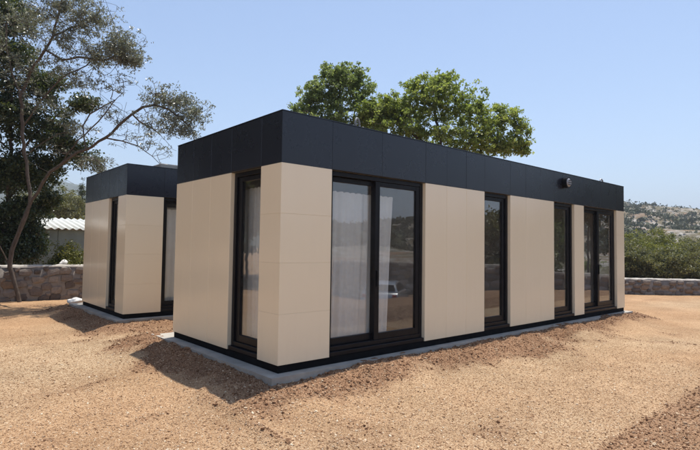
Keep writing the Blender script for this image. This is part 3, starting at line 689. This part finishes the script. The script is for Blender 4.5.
# ------------------------------------------------------------------ stone walls
def stone_variant(seed):
    r = random.Random(seed); bm = bmesh.new(); add_box(bm, (-.5, -.5, -.5), (.5, .5, .5))
    bmesh.ops.subdivide_edges(bm, edges=bm.edges, cuts=1, use_grid_fill=True)
    for v in bm.verts:
        L = v.co.length; v.co = v.co.lerp(v.co.normalized()*0.55, 0.62)
        v.co += Vector((r.uniform(-.09, .09), r.uniform(-.07, .07), r.uniform(-.09, .09)))
    bm.verts.ensure_lookup_table()
    return bm_mesh('stone', bm, M['wall_stone'])
STONES = [stone_variant(i) for i in range(9)]
def stone_wall(name, label, p0, p1, h0, h1, z0, z1, thick, sizes, joined=False, capped=True, cat='wall', toward=None):
    """core of mortar, courses of stones proud of both faces, rough mortar cap"""
    p0 = np.array(p0, float); p1 = np.array(p1, float); L = np.linalg.norm(p1-p0); d = (p1-p0)/L; nrm = np.array([-d[1], d[0]])
    if np.dot(nrm, CAM[:2]-(p0+p1)/2) < 0: nrm = -nrm
    root = empty(name, (p0[0], p0[1], z0)); tag(root, label, cat)
    ang = math.atan2(d[1], d[0])
    def W(s, q, z): return np.array([p0[0]+d[0]*s+nrm[0]*q, p0[1]+d[1]*s+nrm[1]*q, z])-np.array([p0[0], p0[1], z0])
    hh = lambda s: h0+(h1-h0)*s/L; zz = lambda s: z0+(z1-z0)*s/L
    n = max(4, int(L/0.12)); m = 8
    # core
    V = []; Fc = []
    prof = [(-.5, 0), (-.5, .5), (-.5, .97), (0, 1.0), (.5, .97), (.5, .5), (.5, 0)]
    for i in range(n+1):
        s = L*i/n
        for q, t in prof:
            V.append(W(s, q*thick+rng.normal(0, .006), zz(s)-0.15+(hh(s)+0.15)*t*(1 if t < .9 else 1+rng.normal(0, .010))))
    k = len(prof)
    for i in range(n):
        for j in range(k-1): Fc.append((i*k+j, i*k+j+1, (i+1)*k+j+1, (i+1)*k+j))
    link('mortar_core', np_mesh('mortar_core', np.array(V), np.array(Fc), M['mortar']), parent=root)
    # stones
    spots = []
    for side in (1, -1):
        placed = []; tries = int(L*max(h0, h1)*(260 if sizes[0][0] < .2 else 170))
        for k in range(tries):
            big = 1.0-0.62*k/tries                                  # large stones first, then fillers
            wl = sizes[0][0]+(sizes[0][1]-sizes[0][0])*big*random.uniform(.6, 1.0); hs = sizes[1][0]+(sizes[1][1]-sizes[1][0])*big*random.uniform(.4, 1.1)
            if big < .55: wl *= .62; hs *= .68
            s = random.uniform(.05, L-.05); H = hh(s); zc = random.uniform(.02, H-hs*.45)
            if all(((s-a)/((wl+b)*.49))**2+((zc-c)/((hs+e)*.49))**2 > .92 for a, b, c, e in placed if abs(a-s) < .9):
                placed.append((s, wl, zc, hs))
                spots.append((s, side*(thick/2-.02), zz(s)+zc, wl*.98, random.uniform(.11, .16), hs*.98, side))
    if not joined:
        for s, q, z, a, b, c, side in spots:
            if side < 0: continue
            o = link('stone', random.choice(STONES), parent=root)
            o.location = W(s, q, z); o.scale = (a*1.05, b, c*1.05); o.rotation_euler = (random.uniform(-.1, .1), random.uniform(-.22, .22), ang+random.choice((0, math.pi))+random.uniform(-.08, .08))
    jl = [t for t in spots if joined or t[6] < 0]
    V = []; Fc = []; tn = []; nv = 0
    for s, q, z, a, b, c, side in jl:
        me_ = random.choice(STONES); co = np.empty(len(me_.vertices)*3); me_.vertices.foreach_get('co', co); co = co.reshape(-1, 3)*np.array([a*1.05, b, c*1.05])
        ca, sa = math.cos(ang), math.sin(ang); co = np.stack([co[:, 0]*ca-co[:, 1]*sa, co[:, 0]*sa+co[:, 1]*ca, co[:, 2]], -1)+W(s, q, z)
        fi = np.array([p_.vertices[:] for p_ in me_.polygons]); V.append(co); Fc.append(fi+nv); nv += len(co); tn.append(np.full(len(co), random.random()))
    if V:
        o = link('stonework', np_mesh('stonework', np.concatenate(V), np.concatenate(Fc), M['wall_stone' if capped else 'field_stone'], False, {'tone': np.concatenate(tn)}), parent=root); tag(o, kind='stuff')
    if capped:
        V = []; Fc = []
        prof = [(-.53, -.035), (-.52, .02), (-.2, .035), (.2, .035), (.52, .02), (.53, -.035)]; k = len(prof)
        for i in range(n+1):
            s = L*i/n
            for q, t in prof: V.append(W(s, q*thick*(1+rng.normal(0, .03)), zz(s)+hh(s)+t+rng.normal(0, .008)))
        for i in range(n):
            for j in range(k-1): Fc.append((i*k+j, i*k+j+1, (i+1)*k+j+1, (i+1)*k+j))
        link('mortar_cap', np_mesh('mortar_cap', np.array(V), np.array(Fc), M['cap_mortar'], True), parent=root)
    return root
stone_wall('stone_wall', 'chest-high mortared rubble wall behind the olive tree and second house', (-6.0, 12.45), (2.2, 12.35), 0.98, 0.98, 0.0, 0.0, 0.40, ((.16, .38), (.15, .24)))
stone_wall('stone_wall', 'low rubble wall with pale mortar cap in front of the bushy grove', (13.2, 7.2), (21.5, -0.25), 0.62, 0.56, 0.0, 0.0, 0.38, ((.16, .38), (.13, .20)), joined=True)
stone_wall('dry_stone_wall', 'rough dry-stone wall running downhill, mirrored in the windows of the long house', (21.3, -0.9), (17.4, -6.4), 0.62, 0.75, 0.0, -0.02, 0.5, ((.25, .55), (.16, .28)), joined=True, capped=False)
stone_wall('dry_stone_wall', 'tall dry-stone wall below the slope behind the parked car', (17.8, -6.8), (18.6, -21.0), 1.0, 2.3, -0.03, -1.5, 0.6, ((.3, .7), (.2, .36)), joined=True, capped=False)
stone = lambda nm, label, loc, sc: tag(link(nm, random.choice(STONES).copy(), loc=loc), label, 'rock')
def rock(label, loc, sc, rz):
    r = random.Random(int(sc[0]*1000)); bm = bmesh.new(); bmesh.ops.create_icosphere(bm, subdivisions=3, radius=0.5)
    for v in bm.verts:
        q = mnoise.noise(v.co*2.3+Vector((rz*9, 3, 1))); v.co *= 1+0.5*q; v.co.z = max(v.co.z, -0.3)
    o = link('rock', bm_mesh('rock', bm, M['white_stone'], True)); o.location = loc; o.scale = sc; o.rotation_euler = (0, 0, rz); return tag(o, label, 'rock')
p = px_plane(64.5, 264, 1, 12.42); rock('white rock lying on top of the mortared stone wall', (p[0], 12.42, 1.06), (.27, .2, .17), .4)
p = px_plane(75, 304, 2, 0.12); rock('white lump of rock at the sunlit end of the second slab', (p[0], p[1], 0.17), (.42, .36, .22), 1.1)

# ------------------------------------------------------------------ houses
Z1, HF, HT, SLAB = 0.291, 2.626, 3.233, 0.20
GAP = 0.0016
def face_map(kind, oy):
    if kind == 'front': return lambda s, d, z: (s, oy+d, z)
    return lambda s, d, z: (d, oy+s, z)
def fbox(bm, fm, s0, s1, d0, d1, z0, z1):
    a = fm(s0, d0, z0); b = fm(s1, d1, z1)
    add_box(bm, tuple(min(p, q) for p, q in zip(a, b)), tuple(max(p, q) for p, q in zip(a, b)))
def part_boxes(name, fm, boxes, mat, parent, bev=0.003):
    bm = bmesh.new()
    for b in boxes: fbox(bm, fm, *b)
    if bev: bevel(bm, bev)
    return link(name, bm_mesh(name, bm, mat), parent=parent)
def window(house, fm, s0, s1, sashes, flip=False, zlow=0.345, zhigh=2.618):
    """outer frame in the opening; each sash: (a0, a1, depth, jamb_lo, jamb_hi)"""
    fw = 0.055; d0, d1 = 0.058, 0.185
    a, b = s0+0.004, s1-0.004
    wn = part_boxes('window', fm, [(a, a+fw, d0, d1, zlow, zhigh), (b-fw, b, d0, d1, zlow, zhigh), (a+fw+.0005, b-fw-.0005, d0+.001, d1, zhigh-0.055, zhigh-.001), (a+fw+.0005, b-fw-.0005, d0+.001, d1, zlow+.001, zlow+0.055)], M['black_frame'], house)
    for (q0, q1, dd, j0, j1) in sashes:
        zt, zb = zhigh-0.058, zlow+0.058
        part_boxes('sash', fm, [(q0, q0+j0, dd, dd+0.05, zb, zt), (q1-j1, q1, dd, dd+0.05, zb, zt), (q0+j0+.0005, q1-j1-.0005, dd+.001, dd+0.049, zt-0.062, zt-.0005), (q0+j0+.0005, q1-j1-.0005, dd+.001, dd+0.049, zb+.0005, zb+0.088)], M['black_frame'], wn)
        bm = bmesh.new(); fbox(bm, fm, q0+j0-.01, q1-j1+.01, dd+0.022, dd+0.030, zb+0.08, zt-0.055)
        link('pane', bm_mesh('pane', bm, M['window_glass']), parent=wn)
        # bead of the glazing gasket, and a pull handle
    q0, q1, dd, j0, j1 = sashes[-1]
    part_boxes('handle', fm, [(q0+j0*0.35, q0+j0*0.35+0.022, dd-0.022, dd-0.0005, 1.12, 1.34)], M['black_frame'], wn, 0.004)
    part_boxes('sill', fm, [(a, b, 0.012, 0.19, zlow-0.052, zlow-.002)], M['black_frame'], wn, 0.004)
    part_boxes('threshold', fm, [(a, b, 0.040, 0.19, SLAB+0.01, zlow-0.055)], M['black_strip'], wn, 0.003)
    return wn

def l_panel(name, x1, y1, z0, z1, oy, mat, parent, t=0.06, x_at=None):
    """panel bent round the corner; x_at mirrors it to the far right corner"""
    if x_at is None: poly = [(0, 0), (x1-GAP, 0), (x1-GAP, t), (t, t), (t, y1-GAP), (0, y1-GAP)]
    else: poly = [(x_at, 0), (x_at, y1), (x_at-t, y1), (x_at-t, t), (x1+GAP, t), (x1+GAP, 0)]
    bm = bmesh.new(); add_prism(bm, [(x, y+oy) for x, y in poly], z0+.0006, z1-.0006); bevel(bm, 0.002)
    return link(name, bm_mesh(name, bm, mat), parent=parent)

def build_house(oy, label, front, left, fascia_x, fascia_y, Lx=10.0, Wy=3.0, p1=0.756, yn=0.4526):
    root = empty('modular_house', (0, oy, SLAB)); tag(root, label, 'house')
    # parts are built in world space, then hung under the root
    parts0 = set(col.objects)
    fm = face_map('front', oy); lm = face_map('left', oy)
    bp, cp = M['beige_panel'], M['charcoal_panel']
    courses = [Z1, 0.870, 1.46, 2.035, HF]
    for a, b in zip(courses, courses[1:]): l_panel('cladding_panel', p1, yn, a, b, oy, bp, None)
    for x0, x1, n in front['panels']:
        for k in range(n):
            a = x0+(x1-x0)*k/n; b = x0+(x1-x0)*(k+1)/n
            part_boxes('cladding_panel', fm, [(a+GAP, b-GAP, random.uniform(0, .0025), .06, Z1, HF-GAP)], bp, None, .0035)
    for a, b in zip(courses, courses[1:]): l_panel('cladding_panel', front['last'], 1.0, a, b, oy, bp, None, x_at=Lx)
    for y0, y1, n in left['panels']:
        for k in range(n):
            a = y0+(y1-y0)*k/n; b = y0+(y1-y0)*(k+1)/n
            part_boxes('cladding_panel', lm, [(a+GAP, b-GAP, 0, .06, Z1, HF-GAP)], bp, None, .0035)
    # far end and rear
    for k in range(3):
        a = 1.0+(Wy-1.0)*k/3; b = 1.0+(Wy-1.0)*(k+1)/3
        part_boxes('cladding_panel', lm, [(a+GAP, b-GAP, Lx-.06, Lx, Z1, HF-GAP)], bp, None, .0035)
    for k in range(18):
        a = .062+(Lx-.124)*k/18; b = .062+(Lx-.124)*(k+1)/18
        part_boxes('cladding_panel', fm, [(a+GAP, b-GAP, Wy-.06, Wy, Z1, HF-GAP)], bp, None, .0035)
        part_boxes('fascia_panel', fm, [(a+GAP, b-GAP, Wy-.06, Wy, HF+GAP, HT)], cp, None, .003)
    for nm, mt, z0, z1 in (('cladding_backing', bp, Z1+.004, HF-.006), ('fascia_backing', cp, HF+.006, HT-.006)):
        bx = [(a+.004, b-.004, .005, .054, z0, z1) for a, b in ([(.005, p1)]+[(a, b) for a, b, n in front['panels']]+[(front['last'], Lx-.005)] if nm[0] == 'c' else [(.005, Lx-.005)])]
        [part_boxes(nm, fm, [q], mt, None, 0) for q in bx]
        bx = [(a+.004, b-.004, .005, .054, z0, z1) for a, b in ([(.056, yn)]+[(a, b) for a, b, n in left['panels']] if nm[0] == 'c' else [(.056, Wy-.062)])]
        [part_boxes(nm, lm, [q], mt, None, 0) for q in bx]
    # fascia
    l_panel('fascia_panel', fascia_x[0], fascia_y[0], HF, HT, oy, cp, None)
    for a, b in zip(fascia_x, fascia_x[1:]): part_boxes('fascia_panel', fm, [(a+GAP, b-GAP, random.uniform(0, .0025), .06, HF+GAP, HT-GAP)], cp, None, .003)
    l_panel('fascia_panel', fascia_x[-1], 1.0, HF, HT, oy, cp, None, x_at=Lx)
    for a, b in zip(fascia_y, fascia_y[1:]): part_boxes('fascia_panel', lm, [(a+GAP, b-GAP, 0, .06, HF+GAP, HT-GAP)], cp, None, .003)
    for a, b in zip((1.0, 2.0), (2.0, Wy)): part_boxes('fascia_panel', lm, [(a+GAP, b-GAP, Lx-.06, Lx, HF+GAP, HT-GAP)], cp, None, .003)
    # wall core round the openings, floor, roof
    bm = bmesh.new(); t0, t1 = .063, .17
    def solid(fmx, holes, lo, hi, d0=t0, d1=t1):
        cur = lo
        for a, b in holes:
            fbox(bm, fmx, cur, a-.001, d0, d1, SLAB+.012, HT-.10); fbox(bm, fmx, a+.001, b-.001, d0+.002, d1-.002, HF+.002, HT-.102); cur = b+.001
        fbox(bm, fmx, cur, hi, d0, d1, SLAB+.012, HT-.10)
    solid(fm, front['holes'], t0, Lx-t0)
    solid(lm, left['holes'], t1+.002, Wy-t1-.002)
    solid(lm, [], t1+.002, Wy-t1-.002, Lx-t1, Lx-t0)
    solid(fm, [], t0, Lx-t0, Wy-t1, Wy-t0)
    link('wall', bm_mesh('wall', bm, M['inner_wall']))
    box_obj('floor', (t1+.02, oy+.20, SLAB+.012), (Lx-t1-.02, oy+Wy-t1-.02, SLAB+.12), M['inner_floor'])
    box_obj('ceiling', (t1+.003, oy+t1+.003, 2.66), (Lx-t1-.003, oy+Wy-t1-.003, 2.72), M['inner_wall'])
    for xx in (2.9, 5.4, 7.6): box_obj('partition', (xx, oy+.19, SLAB+.13), (xx+.1, oy+Wy-.19, 2.655), M['inner_wall'])
    box_obj('roof', (.0625, oy+.0625, HT-.095), (Lx-.0625, oy+Wy-.0625, HT-.04), M['roof_felt'])
    # thin metal coping round the parapet
    bm = bmesh.new(); e = .004
    add_box(bm, (-e, oy-e, HT+.001), (Lx+e, oy+.075, HT+.012)); add_box(bm, (-e, oy+.0752, HT+.001), (.075, oy+Wy-.0752, HT+.012))
    add_box(bm, (Lx-.075, oy+.0752, HT+.001), (Lx+e, oy+Wy-.0752, HT+.012)); add_box(bm, (-e, oy+Wy-.075, HT+.001), (Lx+e, oy+Wy+e, HT+.012))
    link('coping', bm_mesh('coping', bm, cp))
    # black base strip, set back under the panels
    bm = bmesh.new(); add_box(bm, (.018, oy+.018, SLAB+.001), (Lx-.018, oy+.055, Z1-.002)); add_box(bm, (.018, oy+.0555, SLAB+.001), (.055, oy+Wy-.0555, Z1-.002))
    add_box(bm, (Lx-.055, oy+.0555, SLAB+.001), (Lx-.018, oy+Wy-.0555, Z1-.002)); add_box(bm, (.018, oy+Wy-.055, SLAB+.001), (Lx-.018, oy+Wy-.018, Z1-.002))
    link('base_strip', bm_mesh('base_strip', bm, M['black_strip']))
    for (a, b, sashes) in front['windows']: window(None, fm, a, b, sashes)
    for (a, b, sashes) in left['windows']: window(None, lm, a, b, sashes)
    inv = Vector((0, -oy, -SLAB))
    for o in set(col.objects)-parts0:
        if o.parent is None:
            o.parent = root; o.location = Vector(o.location)+inv
    return root

FX = [0.756, 1.64, 2.553, 3.06, 3.56, 4.076, 4.875, 5.40, 5.94, 6.479, 7.359, 7.805, 8.67, 9.549]
long_house = build_house(0.0, 'long beige-clad modular house with charcoal fascia and a wall lamp above its narrow windows',
    dict(panels=[(2.553, 4.076, 3), (4.875, 6.479, 3), (7.359, 7.805, 1)], last=9.549,
         holes=[(0.756, 2.553), (4.076, 4.875), (6.479, 7.359), (7.805, 9.549)],
         windows=[(0.756, 2.553, [(0.815, 1.68, .125, .06, .085), (1.585, 2.494, .068, .085, .075)]),
                  (4.076, 4.875, [(4.135, 4.816, .085, .07, .085)]),
                  (6.479, 7.359, [(6.538, 7.300, .085, .07, .10)]),
                  (7.805, 9.549, [(7.864, 8.74, .125, .06, .085), (8.64, 9.490, .068, .085, .075)])]),
    dict(panels=[(1.2087, 3.0, 3)], holes=[(0.4526, 1.2087)], windows=[(0.4526, 1.2087, [(0.512, 1.149, .085, .07, .10)])]),
    FX, [0.4526, 1.2087, 1.80, 2.40, 3.0])
second_house = build_house(5.44, 'second beige-clad modular house with charcoal fascia, standing nearer the olive tree',
    dict(panels=[(2.6, 4.1, 3), (4.9, 6.5, 3), (7.4, 7.8, 1)], last=9.55,
         holes=[(0.74, 2.6), (4.1, 4.9), (6.5, 7.4), (7.8, 9.55)],
         windows=[(0.74, 2.6, [(0.80, 1.70, .125, .06, .085), (1.605, 2.54, .068, .085, .075)]), (4.1, 4.9, [(4.16, 4.84, .085, .07, .085)]), (6.5, 7.4, [(6.56, 7.34, .085, .07, .10)]), (7.8, 9.55, [(7.86, 8.74, .125, .06, .085), (8.64, 9.49, .068, .085, .075)])]),
    dict(panels=[(1.14, 3.0, 3)], holes=[(0.51, 1.14)], windows=[(0.51, 1.14, [(0.57, 1.08, .085, .06, .09)])]),
    [0.74, 1.66, 2.6, 3.1, 3.6, 4.1, 4.9, 5.4, 5.95, 6.5, 7.4, 7.8, 8.67, 9.55], [0.51, 1.14, 1.76, 2.38, 3.0], p1=0.74, yn=0.51)

# round bulkhead lamp on the fascia
def disc(bm, c, r, y0, y1, seg=28, r2=None):
    a = [bm.verts.new((c[0]+r*math.cos(2*math.pi*k/seg), y0, c[2]+r*math.sin(2*math.pi*k/seg))) for k in range(seg)]
    rb = r2 or r; b = [bm.verts.new((c[0]+rb*math.cos(2*math.pi*k/seg), y1, c[2]+rb*math.sin(2*math.pi*k/seg))) for k in range(seg)]
    bm.faces.new(a); bm.faces.new(b[::-1])
    for k in range(seg): bm.faces.new((a[k], b[k], b[(k+1) % seg], a[(k+1) % seg]))
LC = np.array([6.90, 0.0, 3.035])
off = Vector((0, 0, -SLAB))
bm = bmesh.new(); disc(bm, LC, .105, -.004, -.10, 28, .115); lampo = link('wall_lamp', bm_mesh('wall_lamp', bm, M['black_frame']), parent=long_house, loc=off)
bm = bmesh.new(); disc(bm, LC, .088, -.1005, -.128, 28, .066); link('lens', bm_mesh('lens', bm, M['lamp_lens']), parent=lampo)
bm = bmesh.new()
for q in (-.045, 0, .045): add_box(bm, (LC[0]-.08, -.136, LC[2]+q-.006), (LC[0]+.08, -.1285, LC[2]+q+.006))
link('guard', bm_mesh('guard', bm, M['black_frame']), parent=lampo)
# roof fittings peeping over the parapet
def roof_tube(name, pts, r, mat, parent, sides=8):
    bm = bmesh.new(); add_tube(bm, pts, [r]*len(pts), sides); return link(name, bm_mesh(name, bm, mat, True), parent=parent, loc=off)
p = px_plane(600, 184, 1, 0.45)
roof_tube('vent_pipe', [(p[0], .45, HT-.06), (p[0], .45, p[2]+.05), (p[0]+.02, .45, p[2]+.11), (p[0]+.08, .45, p[2]+.13), (p[0]+.14, .45, p[2]+.10), (p[0]+.16, .45, p[2]+.03)], .02, M['grey_metal'], long_house)
p = px_plane(357.5, 124, 1, 0.5)
ring = [(p[0]+.085*math.cos(a), .5+.05*math.cos(a), p[2]+.08*math.sin(a)) for a in np.linspace(0, 2*math.pi, 17)]
roof_tube('cable_coil', ring, .014, M['grey_plastic'], long_house)
roof_tube('cable_tail', [(p[0]+.10, .5, p[2]-.03), (p[0]+.22, .5, p[2]-.10), (p[0]+.32, .5, HT+.0), (p[0]+.35, .5, HT-.05)], .012, M['grey_plastic'], long_house)
p = px_plane(379, 132, 1, 0.5)
bm = bmesh.new(); add_box(bm, (p[0]-.12, .42, HT-.05), (p[0]+.14, .60, HT+.035)); bevel(bm, .02, 2)
link('junction_box', bm_mesh('junction_box', bm, M['white_paint']), parent=long_house, loc=off)
p = px_plane(323, 117, 1, 0.5)
bm = bmesh.new(); add_box(bm, (p[0]-.07, .44, HT-.05), (p[0]+.06, .58, HT+.05)); bevel(bm, .03, 2)
link('junction_box', bm_mesh('junction_box', bm, M['grey_metal']), parent=long_house, loc=off)
p = px_plane(172, 165, 1, 7.2)
bm = bmesh.new(); add_prism(bm, [(p[0]-.35, 7.0), (p[0]+.6, 7.0), (p[0]+.6, 7.8), (p[0]-.35, 7.8)], HT-.05, p[2]-.02); bevel(bm, .02)
link('roof_unit', bm_mesh('roof_unit', bm, M['concrete']), parent=second_house, loc=Vector((0, -5.44, -SLAB)))

# concrete slabs
for (sx0, sx1, sy0, sy1), lab in zip(SLABS, ('grey concrete slab under the long house with the wall lamp', 'grey concrete slab under the second house nearer the olive')):
    bm = bmesh.new(); add_box(bm, (sx0, sy0, -0.12), (sx1, sy1, SLAB-.0005))
    bmesh.ops.bisect_plane
    es = [e for e in bm.edges]
    bmesh.ops.subdivide_edges(bm, edges=[e for e in es if abs((e.verts[0].co-e.verts[1].co).x) > 5], cuts=160, use_grid_fill=True)
    bmesh.ops.subdivide_edges(bm, edges=[e for e in bm.edges if abs((e.verts[0].co-e.verts[1].co).y) > 3], cuts=60, use_grid_fill=True)
    for v in bm.verts:
        if v.co.z > 0.1:
            q = mnoise.noise(v.co*3.1)*.012+mnoise.noise(v.co*11)*.006
            if v.co.x < sx0+.01: v.co.x += q
            if v.co.y < sy0+.01: v.co.y += q
            if v.co.y > sy1-.01: v.co.y += q*2
    tag(link('concrete_slab', bm_mesh('concrete_slab', bm, M['concrete'])), lab, 'slab')

# curtains
def curtain(label, face, s0, s1, d, z0, z1, folds, gather=0.0, oy=0.0, shear=0.0):
    fm = face_map(face, oy); ns, nz = folds*10, 14; V = []
    for j in range(nz+1):
        tz = j/nz
        for i in range(ns+1):
            ts = i/ns; s = s0+(s1-s0)*ts + shear*ts*(1-tz)
            ph = ts*folds*2*math.pi+1.9*math.sin(ts*7+.6)+1.1*math.sin(ts*17+tz*.7); dd = d+(.016+.010*math.sin(ts*13))*math.sin(ph)*(0.6+0.6*(1-tz))+.012*math.sin(ts*5+tz*3)*(1-tz)
            V.append(fm(s, dd, z0+(z1-z0)*tz+(.012*abs(math.sin(ts*folds*math.pi)) if j == nz else 0)))
    i = np.arange((ns+1)*(nz+1)).reshape(nz+1, ns+1)
    Fc = np.stack([i[:-1, :-1], i[:-1, 1:], i[1:, 1:], i[1:, :-1]], -1).reshape(-1, 4)
    tag(link('curtain', np_mesh('curtain', V, Fc, M['sheer_curtain'], True)), label, 'curtain')
curtain('white sheer curtain behind the wide sliding window beside the corner', 'front', .84, 2.10, .23, .36, 2.38, 12, shear=-.12)
curtain('white sheer curtain behind the narrow window in the short side of the long house', 'left', .66, 1.62, .25, .36, 2.42, 10)
curtain('pale curtain behind the sliding window of the second house', 'front', .80, 2.3, .34, .36, 2.40, 12, oy=5.44)

# ------------------------------------------------------------------ shed with white corrugated roof
sh = empty('shed', (-5.0, 16.2, 0)); tag(sh, 'grey-green shed with white corrugated roof beyond the stone wall', 'shed')
ze = px_plane(62, 228, 1, 16.0)[2]; zr = px_plane(62, 218.5, 1, 19.0)[2]
bm = bmesh.new(); add_box(bm, (0, 0, -.1), (9.0, 5.2, ze-.06)); link('wall', bm_mesh('wall', bm, M['shed_wall']), parent=sh)
for k in range(9):
    bm = bmesh.new(); add_box(bm, (k*1.0+.01, -.025, 0), (k*1.0+.99, -.003, ze-.08)); bevel(bm, .006); link('panel', bm_mesh('panel', bm, M['shed_wall']), parent=sh)
V = []; n = 560
for yy, zz_ in ((-.25, ze-.02), (2.75, zr), (5.5, ze-.02)):
    for i in range(n+1): V.append((-.2+9.4*i/n, yy, zz_+.030*math.sin(i/n*9.4*2*math.pi/.235)))
i = np.arange(3*(n+1)).reshape(3, n+1)
rf = link('roof', np_mesh('roof', V, np.stack([i[:-1, :-1], i[:-1, 1:], i[1:, 1:], i[1:, :-1]], -1).reshape(-1, 4), M['shed_roof'], True), parent=sh)
sd = rf.modifiers.new('thick', 'SOLIDIFY'); sd.thickness = .02

# ------------------------------------------------------------------ what the panes mirror: a parked car and trees by the downhill wall
def build_car(loc, rz):
    root = empty('parked_car', loc); root.rotation_euler = (0, 0, rz); tag(root, 'silver hatchback parked on the gravel, mirrored in the wide sliding window', 'car')
    prof = [(-2.05, .35), (-2.08, .62), (-2.0, .88), (-1.86, 1.02), (-.95, 1.04), (.95, 1.02), (1.55, .93), (2.0, .80), (2.1, .55), (2.05, .30)]
    top = [(-1.86, 1.02), (-1.62, 1.38), (-1.1, 1.47), (-.1, 1.48), (.45, 1.40), (1.15, 1.0)]
    def extr(name, poly, half, half_top, z_split, mat, parent, bev=0.05):
        bm = bmesh.new()
        def wd(z): return half if z <= z_split else half+(half_top-half)*(z-z_split)/.5
        a = [bm.verts.new((x, -wd(z), z)) for x, z in poly]; b = [bm.verts.new((x, wd(z), z)) for x, z in poly]
        bm.faces.new(a); bm.faces.new(b[::-1]); m = len(poly)
        for k in range(m): bm.faces.new((a[k], b[k], b[(k+1) % m], a[(k+1) % m]))
        if bev: bevel(bm, bev, 2)
        return link(name, bm_mesh(name, bm, mat, True), parent=parent)
    extr('body', prof, .88, .88, 9, M['car_paint'], root, .07)
    extr('cabin', top+[(1.15, .98), (-1.86, .98)], .84, .62, 1.0, M['car_paint'], root, .04)
    for s in (-1, 1):
        for poly in ([(-1.55, 1.06), (-1.42, 1.34), (-.55, 1.40), (-.5, 1.06)], [(-.42, 1.06), (-.46, 1.40), (.05, 1.39), (.42, 1.28), (.85, 1.06)]):
            bm = bmesh.new(); vv = []
            for x, z in poly:
                y = .84-.22*(z-1.0)/.5+.006; vv.append(bm.verts.new((x, s*y, z)))
            f = bm.faces.new(vv); bmesh.ops.solidify(bm, geom=[f], thickness=.008); link('side_window', bm_mesh('side_window', bm, M['car_glass']), parent=root)
    for poly in ([(1.10, 1.05), (.50, 1.385)], [(-1.84, 1.08), (-1.63, 1.36)]):
        (x0, z0), (x1, z1) = poly; bm = bmesh.new(); sg = .012 if x0 > 0 else -.012
        vv = [bm.verts.new((x0+sg, -.72, z0+.008)), bm.verts.new((x0+sg, .72, z0+.008)), bm.verts.new((x1+sg, .60, z1+.008)), bm.verts.new((x1+sg, -.60, z1+.008))]
        f = bm.faces.new(vv); bmesh.ops.solidify(bm, geom=[f], thickness=.008); link('windscreen', bm_mesh('windscreen', bm, M['car_glass']), parent=root)
    for x in (-1.3, 1.32):
        for s in (-1, 1):
            bm = bmesh.new(); disc(bm, (x, 0, .31), .31, s*.70, s*.90, 24); wl = link('wheel', bm_mesh('wheel', bm, M['tyre']), parent=root)
            bm = bmesh.new(); disc(bm, (x, 0, .31), .20, s*.902, s*.912, 20); link('rim', bm_mesh('rim', bm, M['grey_metal']), parent=wl)
    for s in (-1, 1):
        bm = bmesh.new(); add_box(bm, (2.03, s*.66-.14, .62), (2.10, s*.66+.14, .76)); bevel(bm, .02); link('headlight', bm_mesh('headlight', bm, M['white_paint']), parent=root)
        bm = bmesh.new(); add_box(bm, (-2.10, s*.70-.11, .74), (-2.03, s*.70+.11, .92)); bevel(bm, .02); link('tail_light', bm_mesh('tail_light', bm, M['red_lens']), parent=root)
build_car((15.7, -13.5, -1.5), math.radians(-35))
MIR = 'trees above the dry-stone wall'
for (bx_, by_, h, rx, lf) in ((24.5, -2.5, 6.2, 2.6, 'deep_green_leaf'), (23.5, -6.5, 6.6, 2.6, 'carob_leaf'), (23.0, -11.0, 5.2, 2.4, 'grove_leaf'), (28.0, -5.0, 7.5, 3.0, 'carob_leaf'), (29.0, -11.5, 6.0, 2.8, 'deep_green_leaf'), (24.0, -16.0, 4.2, 2.2, 'grove_leaf')):
    bz = float(ground_h(bx_, by_, False))
    round_tree('roadside_tree', {'deep_green_leaf': 'deep-green tree beyond the dry-stone wall, mirrored in the windows', 'carob_leaf': 'dark tall tree beyond the dry-stone wall, mirrored in the windows', 'grove_leaf': 'grey-green tree beyond the dry-stone wall, mirrored in the windows'}[lf], (bx_, by_, bz), h, rx, lf, 230, 40, 0.45, 0.22, 0.11, MIR, skirt=0.1)

# unseen tall trees, assumed from dark reflections, added to darken both houses' short faces
for (bx_, by_, h, rx, lab) in ((-12.5, 3.0, 9.5, 3.6, 'unseen tall dark tree added off the short side of the long house'), (-12.0, 11.5, 10.5, 4.0, 'unseen tall dark tree added beside the far end of the mortared wall'), (-5.9, 15.6, 10.0, 3.5, 'unseen tall dark tree added behind the mortared wall next to the carob'), (-10.0, 18.5, 11.5, 4.2, 'tallest unseen dark tree, added well back behind the mortared wall')):
    round_tree('unseen_tree', lab, (bx_, by_, float(ground_h(bx_, by_, False))), h, rx, 'carob_leaf', 650, 44, 0.6, 0.28, 0.15, 'unseen tall trees added west of the houses', skirt=0.05)

# ------------------------------------------------------------------ summer haze
def haze():
    m = bpy.data.materials.new('haze_air'); m.use_nodes = True; t = m.node_tree; t.nodes.clear()
    o = t.nodes.new('ShaderNodeOutputMaterial'); v = t.nodes.new('ShaderNodeVolumePrincipled')
    v.inputs['Color'].default_value = (0.80, 0.88, 1.0, 1); v.inputs['Density'].default_value = 0.00050; v.inputs['Anisotropy'].default_value = 0.2
    t.links.new(v.outputs[0], o.inputs['Volume'])
    bm = bmesh.new(); add_box(bm, (-3600, -3600, -60), (4100, 4100, 290))
    tag(link('haze', bm_mesh('haze', bm, m)), kind='stuff')
haze()
